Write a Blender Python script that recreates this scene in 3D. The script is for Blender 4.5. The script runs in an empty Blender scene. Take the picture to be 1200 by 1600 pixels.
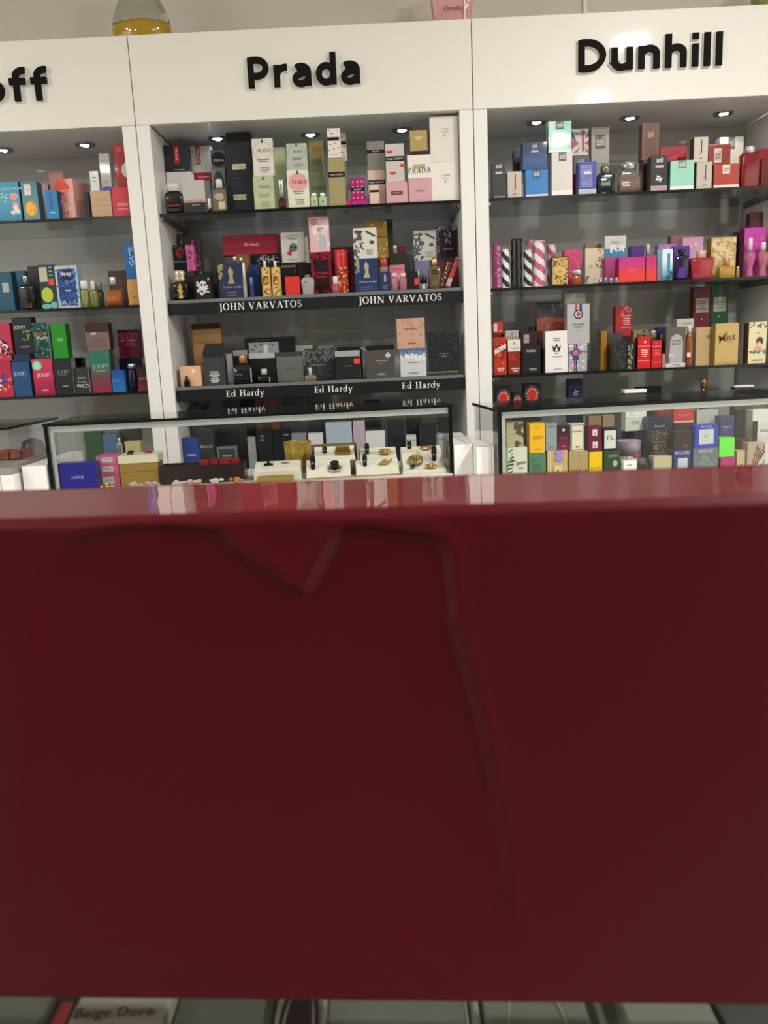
import bpy, bmesh, math, random
from mathutils import Vector, Matrix
random.seed(7)
C = bpy.context.scene.collection
SC = bpy.context.scene
PI = math.pi
# ------------------------------------------------------------------ camera, light, exposure
F_PX = 1267.483
CAM = Vector((0.8448, -3.0942, 1.25))
CR = Vector((0.998967, -0.000731, -0.044432)); CR.normalize()
CF = Vector((-0.007874, 0.981132, -0.193177)); CF.normalize()
CR = (CR - CF*CR.dot(CF)).normalized()
CU = CR.cross(CF)
cd = bpy.data.cameras.new('camera'); cam = bpy.data.objects.new('camera', cd); C.objects.link(cam)
m = Matrix.Identity(4)
for i in range(3):
    m[i][0] = CR[i]; m[i][1] = CU[i]; m[i][2] = -CF[i]; m[i][3] = CAM[i]
cam.matrix_world = m
cd.sensor_fit = 'VERTICAL'; cd.sensor_height = 36.0; cd.lens = F_PX*36/1600
cd.clip_start = 0.01; cd.clip_end = 50
cd.dof.use_dof = True; cd.dof.focus_distance = 2.9; cd.dof.aperture_fstop = cd.lens/1.25
SC.camera = cam
w = bpy.data.worlds.new('world'); SC.world = w; w.use_nodes = True
w.node_tree.nodes['Background'].inputs[0].default_value = (.9, .95, 1, 1)
w.node_tree.nodes['Background'].inputs[1].default_value = 0.25
SC.view_settings.view_transform = 'Standard'; SC.view_settings.look = 'None'
SC.view_settings.gamma = 1; SC.view_settings.use_curve_mapping = False
SC.view_settings.exposure = 0.24
LAMPS = [(2.38, -2.14, 46), (2.45, -3.25, 46), (2.42, -4.35, 55), (-1.95, -2.14, 26), (-2.15, -3.25, 30), (-1.6, -4.6, 40)]  # the two rearmost lamps are added, unseen, to brighten the cabinet interiors
PUCK_W = 1.0

# ------------------------------------------------------------------ helpers
def on_y(px, py, Y):
    d = CF + CR*((px-600)/F_PX) - CU*((py-800)/F_PX)
    return CAM + d*((Y-CAM.y)/d.y)
def on_z(px, py, Z):
    d = CF + CR*((px-600)/F_PX) - CU*((py-800)/F_PX)
    return CAM + d*((Z-CAM.z)/d.z)
def lin(h):
    if not isinstance(h, str): return h
    v = [int(h[i:i+2], 16)/255 for i in (0, 2, 4)]
    return tuple((c/12.92 if c <= .04045 else ((c+.055)/1.055)**2.4) for c in v)
_m = {}
def mat(col, rough=.35, metal=0.0, coat=0.0, trans=0.0, emis=0.0, bump=0.0, noise=.0):
    key = (col, rough, metal, coat, trans, emis, bump, noise)
    if key in _m: return _m[key]
    mt = bpy.data.materials.new('material_'+str(len(_m))); mt.use_nodes = True
    nt = mt.node_tree; p = nt.nodes['Principled BSDF']
    if isinstance(col, tuple) and len(col) and isinstance(col[0], str):      # printed vertical blend of colours
        tc = nt.nodes.new('ShaderNodeTexCoord'); sp = nt.nodes.new('ShaderNodeSeparateXYZ')
        rp = nt.nodes.new('ShaderNodeValToRGB')
        nt.links.new(tc.outputs['Generated'], sp.inputs[0]); nt.links.new(sp.outputs['Z'], rp.inputs[0])
        el = rp.color_ramp.elements
        n = len(col)
        for i, c in enumerate(col):
            e = el[0] if i == 0 else (el[1] if i == n-1 else el.new(i/(n-1)))
        el = sorted(rp.color_ramp.elements, key=lambda e: e.position)
        for e, c in zip(el, col): e.color = (*lin(c), 1)
        nt.links.new(rp.outputs[0], p.inputs['Base Color'])
        c3 = lin(col[0])
    else:
        c3 = lin(col); p.inputs['Base Color'].default_value = (*c3, 1)
        if noise:
            tc = nt.nodes.new('ShaderNodeTexCoord'); nz = nt.nodes.new('ShaderNodeTexNoise'); nz.inputs['Scale'].default_value = 9
            mx = nt.nodes.new('ShaderNodeMix'); mx.data_type = 'RGBA'
            mx.inputs[6].default_value = (*[max(0, x*(1-noise)) for x in c3], 1); mx.inputs[7].default_value = (*[min(1, x*(1+noise)) for x in c3], 1)
            nt.links.new(tc.outputs['Object'], nz.inputs['Vector']); nt.links.new(nz.outputs['Fac'], mx.inputs[0])
            nt.links.new(mx.outputs[2], p.inputs['Base Color'])
    p.inputs['Roughness'].default_value = rough; p.inputs['Metallic'].default_value = metal
    p.inputs['Coat Weight'].default_value = coat; p.inputs['Coat Roughness'].default_value = .04
    if not metal and not trans and rough > .2: p.inputs['Specular IOR Level'].default_value = .28
    p.inputs['Transmission Weight'].default_value = trans
    if emis:
        p.inputs['Emission Color'].default_value = (*c3, 1); p.inputs['Emission Strength'].default_value = emis
    if bump or not trans:
        nz = nt.nodes.new('ShaderNodeTexNoise'); nz.inputs['Scale'].default_value = 60
        tc = nt.nodes.new('ShaderNodeTexCoord'); nt.links.new(tc.outputs['Object'], nz.inputs['Vector'])
        b = nt.nodes.new('ShaderNodeBump'); b.inputs['Strength'].default_value = bump or .04; b.inputs['Distance'].default_value = .002
        nt.links.new(nz.outputs['Fac'], b.inputs['Height']); nt.links.new(b.outputs[0], p.inputs['Normal'])
    _m[key] = mt; return mt
def pane_mat(name, tint, ior=1.5, rough=0.0, boost=1.0):
    mt = bpy.data.materials.new(name); mt.use_nodes = True; nt = mt.node_tree; nt.nodes.clear()
    o = nt.nodes.new('ShaderNodeOutputMaterial'); mx = nt.nodes.new('ShaderNodeMixShader'); f = nt.nodes.new('ShaderNodeFresnel')
    t = nt.nodes.new('ShaderNodeBsdfTransparent'); g = nt.nodes.new('ShaderNodeBsdfGlossy'); mm = nt.nodes.new('ShaderNodeMath')
    geo = nt.nodes.new('ShaderNodeNewGeometry'); sw = nt.nodes.new('ShaderNodeMix')
    sw.inputs[2].default_value = ior; sw.inputs[3].default_value = 1/ior
    nt.links.new(geo.outputs['Backfacing'], sw.inputs[0]); nt.links.new(sw.outputs[0], f.inputs[0])   # same air-to-glass reflection on leaving the pane
    mm.operation = 'MULTIPLY'; mm.inputs[1].default_value = boost; mm.use_clamp = True
    f.inputs[0].default_value = ior; t.inputs[0].default_value = (*tint, 1); g.inputs['Roughness'].default_value = rough
    nt.links.new(f.outputs[0], mm.inputs[0]); nt.links.new(mm.outputs[0], mx.inputs[0])
    nt.links.new(t.outputs[0], mx.inputs[1]); nt.links.new(g.outputs[0], mx.inputs[2]); nt.links.new(mx.outputs[0], o.inputs[0])
    return mt
GLASS = pane_mat('clear_pane', (.985, .99, .985))
SHELFGLASS = pane_mat('smoked_shelf_glass', (.74, .76, .75), boost=1.0)
EDGE = mat('0c0f0f', .15)
WHITE = mat('e6e4dc', .4, coat=.3); WHITE2 = mat('e4e4e0', .4)
CHROME = mat('c8c8c8', .15, 1.0); GOLD = mat('c9a45a', .25, 1.0); BLACK = mat('0b0b0c', .3)

class MB:
    """collects shapes with material slots and builds ONE mesh object"""
    def __init__(s): s.v = []; s.f = []; s.mi = []; s.ms = []; s.sm = []
    def slot(s, m):
        if m not in s.ms: s.ms.append(m)
        return s.ms.index(m)
    def add(s, vs, fs, m, smooth=False):
        b = len(s.v); k = s.slot(m); s.v += [tuple(v) for v in vs]
        for f in fs: s.f.append([b+i for i in f]); s.mi.append(k); s.sm.append(smooth)
    def box(s, x0, x1, y0, y1, z0, z1, m, bev=.0008):
        b = min(bev, (x1-x0)*.3, (y1-y0)*.3, (z1-z0)*.3)
        X = (x0, x1); Y = (y0, y1); Z = (z0, z1); vs = []; idx = {}
        for i in (0, 1):
            for j in (0, 1):
                for k in (0, 1):
                    sx, sy, sz = (b if i == 0 else -b), (b if j == 0 else -b), (b if k == 0 else -b)
                    idx[i, j, k] = len(vs)
                    vs += [(X[i], Y[j]+sy, Z[k]+sz), (X[i]+sx, Y[j], Z[k]+sz), (X[i]+sx, Y[j]+sy, Z[k])]
        I = idx; fs = []
        fs.append([I[0,0,0], I[0,0,1], I[0,1,1], I[0,1,0]]); fs.append([I[1,0,0], I[1,1,0], I[1,1,1], I[1,0,1]])
        fs.append([I[0,0,0]+1, I[1,0,0]+1, I[1,0,1]+1, I[0,0,1]+1]); fs.append([I[0,1,0]+1, I[0,1,1]+1, I[1,1,1]+1, I[1,1,0]+1])
        fs.append([I[0,0,0]+2, I[0,1,0]+2, I[1,1,0]+2, I[1,0,0]+2]); fs.append([I[0,0,1]+2, I[1,0,1]+2, I[1,1,1]+2, I[0,1,1]+2])
        for k in (0, 1):
            for j in (0, 1): fs.append([I[0,j,k]+1, I[0,j,k]+2, I[1,j,k]+2, I[1,j,k]+1][::(1 if (j+k) % 2 else -1)])
            for i in (0, 1): fs.append([I[i,0,k], I[i,0,k]+2, I[i,1,k]+2, I[i,1,k]][::(-1 if (i+k) % 2 else 1)])
        for i in (0, 1):
            for j in (0, 1): fs.append([I[i,j,0], I[i,j,0]+1, I[i,j,1]+1, I[i,j,1]][::(1 if (i+j) % 2 else -1)])
        for key, a in I.items(): fs.append([a, a+1, a+2][::(1 if sum(key) % 2 else -1)])
        s.add(vs, fs, m)
    def rings(s, rs, m, n=20, cx=0, cy=0, e=2.0, smooth=True, cap=True):
        """rs: list of (z, rx, ry); superelliptic cross-section of exponent e"""
        vs = []; fs = []
        for z, rx, ry in rs:
            for i in range(n):
                a = 2*PI*(i+.5)/n; c, q = math.cos(a), math.sin(a)
                vs.append((cx+rx*math.copysign(abs(c)**(2/e), c), cy+ry*math.copysign(abs(q)**(2/e), q), z))
        for r in range(len(rs)-1):
            for i in range(n): j = (i+1) % n; fs.append([r*n+i, r*n+j, (r+1)*n+j, (r+1)*n+i])
        s.add(vs, fs, m, smooth)
        if cap:
            b = len(s.v)-len(vs)
            k = s.slot(m); s.f.append([b+i for i in range(n)][::-1]); s.mi.append(k); s.sm.append(False)
            s.f.append([b+(len(rs)-1)*n+i for i in range(n)]); s.mi.append(k); s.sm.append(False)
    def tube(s, pts, r, m, n=6):
        vs = []; fs = []; P = [Vector(p) for p in pts]
        for i, p in enumerate(P):
            t = (P[min(i+1, len(P)-1)]-P[max(i-1, 0)]).normalized()
            u = t.cross(Vector((0, 0, 1)) if abs(t.z) < .9 else Vector((1, 0, 0))).normalized(); q = t.cross(u)
            for k in range(n):
                a = 2*PI*k/n; vs.append(p+(u*math.cos(a)+q*math.sin(a))*r)
        for i in range(len(P)-1):
            for k in range(n): l = (k+1) % n; fs.append([i*n+k, i*n+l, (i+1)*n+l, (i+1)*n+k])
        fs.append(list(range(n))[::-1]); fs.append([(len(P)-1)*n+k for k in range(n)]); s.add(vs, fs, m, True)
    def ball(s, c, r, m, n=10, h=6):
        rx, ry, rz = r if isinstance(r, tuple) else (r, r, r)
        s.rings([(c[2]-rz*math.cos(PI*(i+.15)/(h+.3)), rx*math.sin(PI*(i+.15)/(h+.3)), ry*math.sin(PI*(i+.15)/(h+.3))) for i in range(h+1)], m, n, c[0], c[1])
    def build(s, name, parent=None, loc=None, rz=0):
        me = bpy.data.meshes.new(name); me.from_pydata(s.v, [], s.f)
        for mm in s.ms: me.materials.append(mm)
        me.polygons.foreach_set('material_index', s.mi); me.polygons.foreach_set('use_smooth', s.sm); me.update()
        o = bpy.data.objects.new(name, me); C.objects.link(o)
        if parent: o.parent = parent
        if loc is not None: o.location = loc
        if rz: o.rotation_euler.z = rz
        return o
def tag(o, label, cat, group=None, kind=None):
    if label: o['label'] = label
    if cat: o['category'] = cat
    if group: o['group'] = group
    if kind: o['kind'] = kind
    return o
def empty(name, loc, rz=0, label=None, cat=None, group=None):
    o = bpy.data.objects.new(name, None); C.objects.link(o); o.location = loc; o.rotation_euler.z = rz; o.empty_display_size = .02
    return tag(o, label, cat, group)
def struct(name, mb): o = mb.build(name); o['kind'] = 'structure'; return o

# ---- lettering
_t = {}
def sans(txt, bold=0.0, shear=0.0):
    k = (txt, bold, shear)
    if k in _t: return _t[k]
    cu = bpy.data.curves.new('lettering', 'FONT'); cu.body = txt; cu.resolution_u = 2; cu.offset = bold; cu.shear = shear; cu.fill_mode = 'FRONT'
    o = bpy.data.objects.new('lettering', cu); me = bpy.data.meshes.new_from_object(o)
    vs = [(v.co.x, v.co.y) for v in me.vertices]; fs = [list(p.vertices) for p in me.polygons]
    bpy.data.objects.remove(o); bpy.data.meshes.remove(me)
    _t[k] = norm(vs, fs); return _t[k]
def norm(vs, fs):
    x0 = min(v[0] for v in vs); x1 = max(v[0] for v in vs); y0 = min(v[1] for v in vs); y1 = max(v[1] for v in vs); h = y1-y0
    return [((v[0]-(x0+x1)/2)/h, (v[1]-(y0+y1)/2)/h) for v in vs], fs, (x1-x0)/h
def serif(txt):
    k = ('serif', txt)
    if k in _t: return _t[k]
    vs = []; fs = []
    def poly(p):
        b = len(vs); vs.extend(p); fs.append([b+i for i in range(len(p))])
    def rect(a, b, c, d): poly([(a, b), (c, b), (c, d), (a, d)])
    def stem(x, a=0, b=1, w=.15, s0=1, s1=1):
        rect(x-w/2, a, x+w/2, b)
        if s0: rect(x-w/2-.09, a, x+w/2+.09, a+.05)
        if s1: rect(x-w/2-.09, b-.05, x+w/2+.09, b)
    def diag(x0, y0, x1, y1, w): poly([(x0-w/2, y0), (x0+w/2, y0), (x1+w/2, y1), (x1-w/2, y1)])
    def ring(cx, cy, rx, ry, tx, ty, a0=0, a1=360, n=20):
        for i in range(n):
            p = []
            for j, (u, v) in ((i, (rx, ry)), (i+1, (rx, ry)), (i+1, (rx-tx, ry-ty)), (i, (rx-tx, ry-ty))):
                a = math.radians(a0+(a1-a0)*j/n); p.append((cx+u*math.cos(a), cy+v*math.sin(a)))
            poly(p)
    X = 0.0
    for ch in txt:
        if ch == ' ': X += .42; continue
        x = X
        if ch == 'J': stem(x+.27, -.1, 1, s0=0); ring(x+.12, -.1, .225, .16, .12, .07, 0, -120, 8); wd = .42
        elif ch == '!': diag(x+.15, .3, x+.15, 1, .15); ring(x+.15, .08, .09, .09, .08, .08, 0, 360, 8); wd = .3
        elif ch == 'I': stem(x+.18); wd = .36
        elif ch in 'OCG':
            ring(x+.42, .5, .42, .53, .15, .06, *((0, 360) if ch == 'O' else (45, 315))); wd = .84
            if ch != 'O': rect(x+.68, .72, x+.73, 1); wd = .76
            if ch == 'G': stem(x+.66, .02, .45, s0=0)
        elif ch == 'H': stem(x+.2); stem(x+.7); rect(x+.2, .48, x+.7, .54); wd = .9
        elif ch == 'N': stem(x+.16, w=.06); stem(x+.78, w=.06, s0=0); diag(x+.76, 0, x+.18, 1, .17); wd = .92
        elif ch in 'VA':
            a, b = (1, 0) if ch == 'V' else (0, 1)
            diag(x+.42, b, x+.13, a, .17 if ch == 'V' else .07); diag(x+.42, b, x+.71, a, .07 if ch == 'V' else .17)
            for q in (.13, .71): rect(x+q-.13, a-(.05 if a else 0), x+q+.13, a+(0 if a else .05))
            if ch == 'A': rect(x+.22, .32, x+.62, .37)
            wd = .84
        elif ch in 'RPB':
            stem(x+.2); ring(x+.32, .74, .3, .26, .13, .05, -90, 90, 10); rect(x+.2, .95, x+.33, 1); rect(x+.2, .48, x+.33, .53)
            if ch == 'R': diag(x+.7, 0, x+.38, .5, .16)
            if ch == 'B': ring(x+.34, .26, .34, .26, .14, .05, -90, 90, 10); rect(x+.2, 0, x+.35, .05)
            wd = {'R': .78, 'P': .66, 'B': .72}[ch]
        elif ch == 'D': stem(x+.2); ring(x+.34, .5, .44, .5, .15, .05, -90, 90, 14); rect(x+.2, .95, x+.35, 1); rect(x+.2, 0, x+.35, .05); wd = .82
        elif ch == 'T': stem(x+.37, s1=0); rect(x+.02, .94, x+.72, 1); rect(x+.02, .82, x+.07, 1); rect(x+.67, .82, x+.72, 1); wd = .74
        elif ch in 'EL':
            stem(x+.2); rect(x+.2, 0, x+.62, .05); rect(x+.58, 0, x+.63, .18); wd = .66
            if ch == 'E': rect(x+.2, .95, x+.6, 1); rect(x+.2, .48, x+.5, .53); rect(x+.56, .82, x+.61, 1); rect(x+.48, .4, x+.52, .61)
        elif ch == 'U': stem(x+.18, .3, 1, s0=0); stem(x+.68, .3, 1, w=.07, s0=0); ring(x+.42, .3, .31, .32, .11, .08, 180, 360, 12); wd = .86
        elif ch == 'S': ring(x+.28, .75, .24, .26, .1, .08, 20, 270, 12); ring(x+.28, .27, .26, .29, .11, .08, -160, 90, 12); wd = .56
        elif ch == 'd': ring(x+.26, .32, .26, .34, .12, .05, 0, 360, 16); stem(x+.5, 0, 1.08, .12, 0, 0); rect(x+.36, 1.03, x+.5, 1.08); wd = .62
        elif ch == 'a': ring(x+.2, .2, .2, .21, .11, .05, 0, 360, 12); stem(x+.4, 0, .5, .12, 0, 0); ring(x+.25, .48, .21, .19, .11, .06, 0, 150, 8); wd = .52
        elif ch == 'r': stem(x+.16, 0, .65, .12, 1, 0); ring(x+.3, .42, .2, .24, .09, .1, 40, 150, 6); wd = .44
        elif ch == 'y': diag(x+.3, .02, x+.1, .64, .13); diag(x+.2, -.3, x+.5, .64, .06); rect(x, .6, x+.2, .65); rect(x+.4, .6, x+.6, .65); ring(x+.14, -.24, .09, .09, .08, .08, 0, 360, 6); wd = .58
        else: wd = .5
        X += wd+.1
    _t[k] = norm(vs, fs); return _t[k]

def deco(mb, D, x0, x1, z0, z1, y, seed=0):
    """printing on the front (facing -Y) of a carton or label"""
    W = x1-x0; H = z1-z0; lay = 0; rnd = random.Random(seed)
    U = lambda u: x0+u*W
    V = lambda v: z0+v*H
    def flat(pts, col, met=0): mb.add([(a, y-lay, b) for a, b in pts], [list(range(len(pts)))], mat(col, .35, met))
    for d in D:
        lay += .00025; t = d[0]
        if t == 'r': flat([(U(d[1]), V(d[2])), (U(d[3]), V(d[2])), (U(d[3]), V(d[4])), (U(d[1]), V(d[4]))], d[5])
        elif t == 'p': flat([(U(a), V(b)) for a, b in d[1]], d[2])
        elif t == 'e': flat([(min(max(U(d[1])+d[3]*W*math.cos(a*PI/12), x0), x1), min(max(V(d[2])+d[4]*H*math.sin(a*PI/12), z0), z1)) for a in range(24)], d[5])
        elif t == 'o':      # outline ellipse
            n = 24; th = d[6] if len(d) > 6 else .0012; vs = []
            for a in range(n):
                c, q = math.cos(2*PI*a/n), math.sin(2*PI*a/n); rx, rz = d[3]*W, d[4]*H
                vs += [(U(d[1])+rx*c, y-lay, V(d[2])+rz*q), (U(d[1])+(rx-th)*c, y-lay, V(d[2])+(rz-th)*q)]
            mb.add(vs, [[2*a, (2*a+2) % (2*n), (2*a+3) % (2*n), 2*a+1] for a in range(n)], mat(d[5]))
        elif t in 'ts':     # lettering: u, v centre, height fraction, text, colour, [rotation], [max width]
            g = sans(d[4], .012) if t == 't' else serif(d[4])
            h = d[3]*H; mw = (d[7] if len(d) > 7 else .92)*W
            rot = math.radians(d[6]) if len(d) > 6 else 0
            lim = mw if abs(math.sin(rot)) < .5 else .95*H
            if g[2]*h > lim: h = lim/g[2]
            c, q = math.cos(rot), math.sin(rot)
            mb.add([(U(d[1])+h*(a*c-b*q), y-lay-(i_//4*4e-6 if t == 's' else 0), V(d[2])+h*(a*q+b*c)) for i_, (a, b) in enumerate(g[0])], g[1], mat(d[5]))
        elif t == 'T':      # lettering stretched to fill u0,v0,u1,v1
            g = sans(d[5], .012); mb.add([(U((d[1]+d[3])/2)+a/g[2]*(d[3]-d[1])*W, y-lay, V((d[2]+d[4])/2)+b*(d[4]-d[2])*H) for a, b in g[0]], g[1], mat(d[6]))
        elif t == 'L':      # lines of small print
            n = d[5]
            for i in range(n):
                vv = d[2]+(d[4]-d[2])*(i+.5)/n; hh = (d[4]-d[2])/n*.27; e = rnd.uniform(0, .22)*(d[3]-d[1])
                flat([(U(d[1]+e), V(vv-hh)), (U(d[3]-e), V(vv-hh)), (U(d[3]-e), V(vv+hh)), (U(d[1]+e), V(vv+hh))], d[6])
        elif t == 'N':      # scattered motifs n, colour, u0,v0,u1,v1, size, squash
            for i in range(d[1]):
                cu, cv = rnd.uniform(d[3], d[5]), rnd.uniform(d[4], d[6]); s = d[7]*W*rnd.uniform(.6, 1.2); an = rnd.uniform(0, PI); sq = d[8] if len(d) > 8 else .5
                pts = []
                for a in range(8):
                    p, q = s*math.cos(a*PI/4), s*sq*math.sin(a*PI/4); pts.append((U(cu)+p*math.cos(an)-q*math.sin(an), V(cv)+p*math.sin(an)+q*math.cos(an)))
                pts = [(min(max(a, x0), x1), min(max(b, z0), z1)) for a, b in pts]
                flat(pts, d[2]); lay += .000006
        elif t == 'D':      # regular dots nx, ny, colour, radius, region
            for i in range(d[1]):
                for j in range(d[2]):
                    u = d[5]+(d[7]-d[5])*(i+.5)/d[1]; v = d[6]+(d[8]-d[6])*(j+.5)/d[2]; s = d[4]*W
                    flat([(U(u)+s*math.cos(a*PI/3), V(v)+s*math.sin(a*PI/3)) for a in range(6)], d[3])
        elif t == 'M':      # lips
            for u, v, s in d[2]:
                flat([(U(u)+s*W*a, V(v)+s*W*b) for a, b in ((-1, .1), (-.35, .42), (0, .28), (.35, .45), (1, .15), (.4, -.32), (-.3, -.35))], d[1])

SZ = 0.0          # current supporting height
WHERE = ''; XR = None
class R: pass
def shelf(ix, k):
    global WHERE, XR
    WHERE = 'on the %s shelf of the %s cabinet' % (['top', 'second', 'third', 'lowest'][k], {-1: 'left', 0: 'middle', 1: 'right'}[ix])
    XR = (1.2*ix+.0525, 1.2*ix+1.1475); return SHTOP[ix, k]
def place(x0, x1, yt, Y, on=None, base=None, yb=None):
    a = on_y(x0, yt, Y); b = on_y(x1, yt, Y); z0 = on.top if on is not None else (SZ if base is None else base)
    if yb is not None: z0 = on_y((x0+x1)/2, yb, Y).z
    r = R(); r.x0, r.x1 = a.x, b.x
    if XR and r.x0 < XR[0]: s_ = min(XR[0]-r.x0, .05); r.x0 += s_; r.x1 += s_
    if XR and r.x1 > XR[1]: s_ = r.x1-XR[1]; r.x0 -= s_; r.x1 -= s_
    r.z0 = z0; r.z1 = (a.z+b.z)/2; r.top = r.z1+.0003; r.Y = Y; return r
def c(x0, x1, yt, Y, col, label, D=(), on=None, d=.045, rot=0, name='perfume_box', cat='perfume box', rough=.36, coat=.14, met=0, base=None, group=None, topcol=None, sidecol=None, bev=.0007, dy=0):
    """a carton whose front stands Y behind the front plane"""
    r = place(x0, x1, yt, Y, on, base)
    W = r.x1-r.x0; H = max(r.z1-r.z0, .003); mb = MB(); mm = mat(col, rough, met, coat)
    mb.box(-W/2, W/2, 0, d, 0, H, mm, bev)
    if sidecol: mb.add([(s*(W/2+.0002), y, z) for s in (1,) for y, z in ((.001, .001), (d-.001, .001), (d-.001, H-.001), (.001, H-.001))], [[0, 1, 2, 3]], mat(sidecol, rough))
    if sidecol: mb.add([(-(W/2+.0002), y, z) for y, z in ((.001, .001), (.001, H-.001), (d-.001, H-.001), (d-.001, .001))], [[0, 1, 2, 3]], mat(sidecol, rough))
    if topcol: mb.add([(-W/2+.001, .001, H+.0002), (W/2-.001, .001, H+.0002), (W/2-.001, d-.001, H+.0002), (-W/2+.001, d-.001, H+.0002)], [[0, 1, 2, 3]], mat(topcol, rough))
    deco(mb, D, -W/2, W/2, 0, H, 0, seed=int(x0*7+yt))
    o = mb.build(name, loc=((r.x0+r.x1)/2, r.Y, r.z0+.0002), rz=math.radians(rot)); tag(o, label, cat, group or 'perfume boxes '+WHERE)
    r.o = o; return r
def b(x0, x1, yt, yc, Y, col, capc, label, shape='box', D=(), on=None, dep=None, capw=.42, trans=.55, rough=.08, caprough=.2, capmet=0, name='perfume_bottle', cat='perfume bottle', base=None, group=None, prof=None, capprof=None, liquid=None, ex=None):
    """a bottle: body up to pixel row yc, cap up to yt"""
    r = place(x0, x1, yc, Y, on, base); W = r.x1-r.x0; H = r.z1-r.z0
    top = on_y((x0+x1)/2, yt, Y).z-r.z0
    if dep is None: dep = W if shape == 'cyl' else min(W*.5, .04)
    e = ex or (2.0 if shape == 'cyl' else 7.0)
    root = empty(name, ((r.x0+r.x1)/2, Y+dep/2, r.z0+.0002), 0, label, cat, group or 'perfume bottles '+WHERE)
    pr = prof or [(0, .9), (.02, 1), (.86, 1), (.93, .9), (.97, .55), (1, .35)]
    mb = MB(); mb.rings([(t*H, W/2*s, dep/2*max(s, .25)) for t, s in pr], (GLASS if liquid else mat(col, rough, 0, .4, trans)), 24, e=e); mb.build('bottle_body', root)
    if liquid:
        mb = MB(); mb.rings([(.03*H, W*.43, dep*.4), (liquid[1]*H, W*.43, dep*.4)], mat(liquid[0], .05, 0, 0, .35), 20, e=e); mb.build('liquid', root)
    if top-H > .002:
        ch = top-H; cw = W*capw/2; mb = MB()
        cp = capprof or [(0, 1), (.9, 1), (1, .88)]
        mb.rings([(H-.001+t*ch, cw*s, min(cw, dep/2)*s) for t, s in cp], mat(capc, caprough, capmet, .3), 16); mb.build('cap', root)
    if D:
        mb = MB(); deco(mb, D, -W/2, W/2, 0, H, -dep/2-.0006, seed=int(x0)); mb.build('label_print', root)
    r.top = r.z0+top; r.o = root; return r
def can(x0, x1, yt, Y, cols, label, k=3.2, band=.5, capfrac=.0, capcol=None, rough=.25, group=None, on=None, met=0, D=(), name='perfume_canister', tilt=0):
    """round tin; stripes wind round it when two colours are given"""
    r = place(x0, x1, yt, Y, on); W = r.x1-r.x0; H = r.z1-r.z0; n = 24; nz = 30; mb = MB(); Rr = W/2
    ms = [mat(q, rough, met, .4) for q in cols]
    vs = [(Rr*math.cos(2*PI*i/n), Rr*math.sin(2*PI*i/n), H*j/nz) for j in range(nz+1) for i in range(n)]
    b0 = len(mb.v); mb.v += vs
    for j in range(nz):
        for i in range(n):
            l = (i+1) % n; ph = (i/n*2 + j/nz*k) % 1
            q = mb.slot(ms[0] if (len(ms) == 1 or ph < band) else ms[1])
            mb.f.append([b0+j*n+i, b0+j*n+l, b0+(j+1)*n+l, b0+(j+1)*n+i]); mb.mi.append(q); mb.sm.append(True)
    mb.f.append([b0+nz*n+i for i in range(n)]); mb.mi.append(0); mb.sm.append(False)
    mb.f.append([b0+i for i in range(n)][::-1]); mb.mi.append(0); mb.sm.append(False)
    mb.rings([(H-.002, Rr*1.03, Rr*1.03), (H+.001, Rr*1.03, Rr*1.03)], mat(capcol or cols[0], .3, .3), 24)
    mb.rings([(0, Rr*1.02, Rr*1.02), (.003, Rr*1.02, Rr*1.02)], mat(capcol or cols[0], .3, .3), 24)
    if D:                                                       # printing wrapped round the tin
        tmp = MB(); deco(tmp, D, -Rr*1.2, Rr*1.2, 0, H, 0, seed=int(x0))
        vv = [((Rr-y*1.0+.0004)*math.sin(x/Rr), -(Rr-y+.0004)*math.cos(x/Rr), z) for x, y, z in tmp.v]
        base = len(mb.v); mb.v += vv
        for f, mi in zip(tmp.f, tmp.mi): mb.f.append([base+i for i in f]); mb.mi.append(mb.slot(tmp.ms[mi])); mb.sm.append(False)
    o = mb.build(name, loc=((r.x0+r.x1)/2, Y+Rr, r.z0+.0002)); tag(o, label, 'canister', group or 'perfume canisters '+WHERE)
    if tilt: o.rotation_euler.y = tilt
    r.top = r.z1+.002; r.o = o; return r

# ------------------------------------------------------------------ room
ZT, ZF, Z1, Z2, Z3, Z4, DEP = 2.372, 2.079, 1.777, 1.460, 1.141, 0.82, 0.417
CEIL = 3.0; WX0, WX1, WY0, WY1 = -2.6, 3.9, -5.2, 0.44
def slab(name, x0, x1, y0, y1, z0, z1, m): mb = MB(); mb.box(x0, x1, y0, y1, z0, z1, m, .001); return struct(name, mb)
WALL = mat('dcd6cb', .8, noise=.04)
slab('floor', WX0, WX1, WY0, WY1, -.05, 0, mat('b0ada6', .35, noise=.08))
slab('ceiling', WX0, WX1, WY0, WY1, CEIL, CEIL+.05, mat('e6e3dc', .85))
slab('wall_back', WX0, WX1, WY1, WY1+.06, 0, CEIL, WALL)
slab('wall_left', WX0-.06, WX0, WY0, WY1, 0, CEIL, WALL)
slab('wall_right', WX1, WX1+.06, WY0, WY1, 0, CEIL, WALL)
slab('wall_front', WX0, WX1, WY0-.06, WY0, 0, CEIL, mat('6c6862', .8))
mb = MB(); p = on_y(915, 18, .42); mb.box(p.x-.007, p.x+.007, .424, .44, 2.3, CEIL, mat('f2f0ea', .5)); 
tag(mb.build('cable_conduit'), 'thin white conduit running up the wall above the right cabinet', 'conduit')
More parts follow.
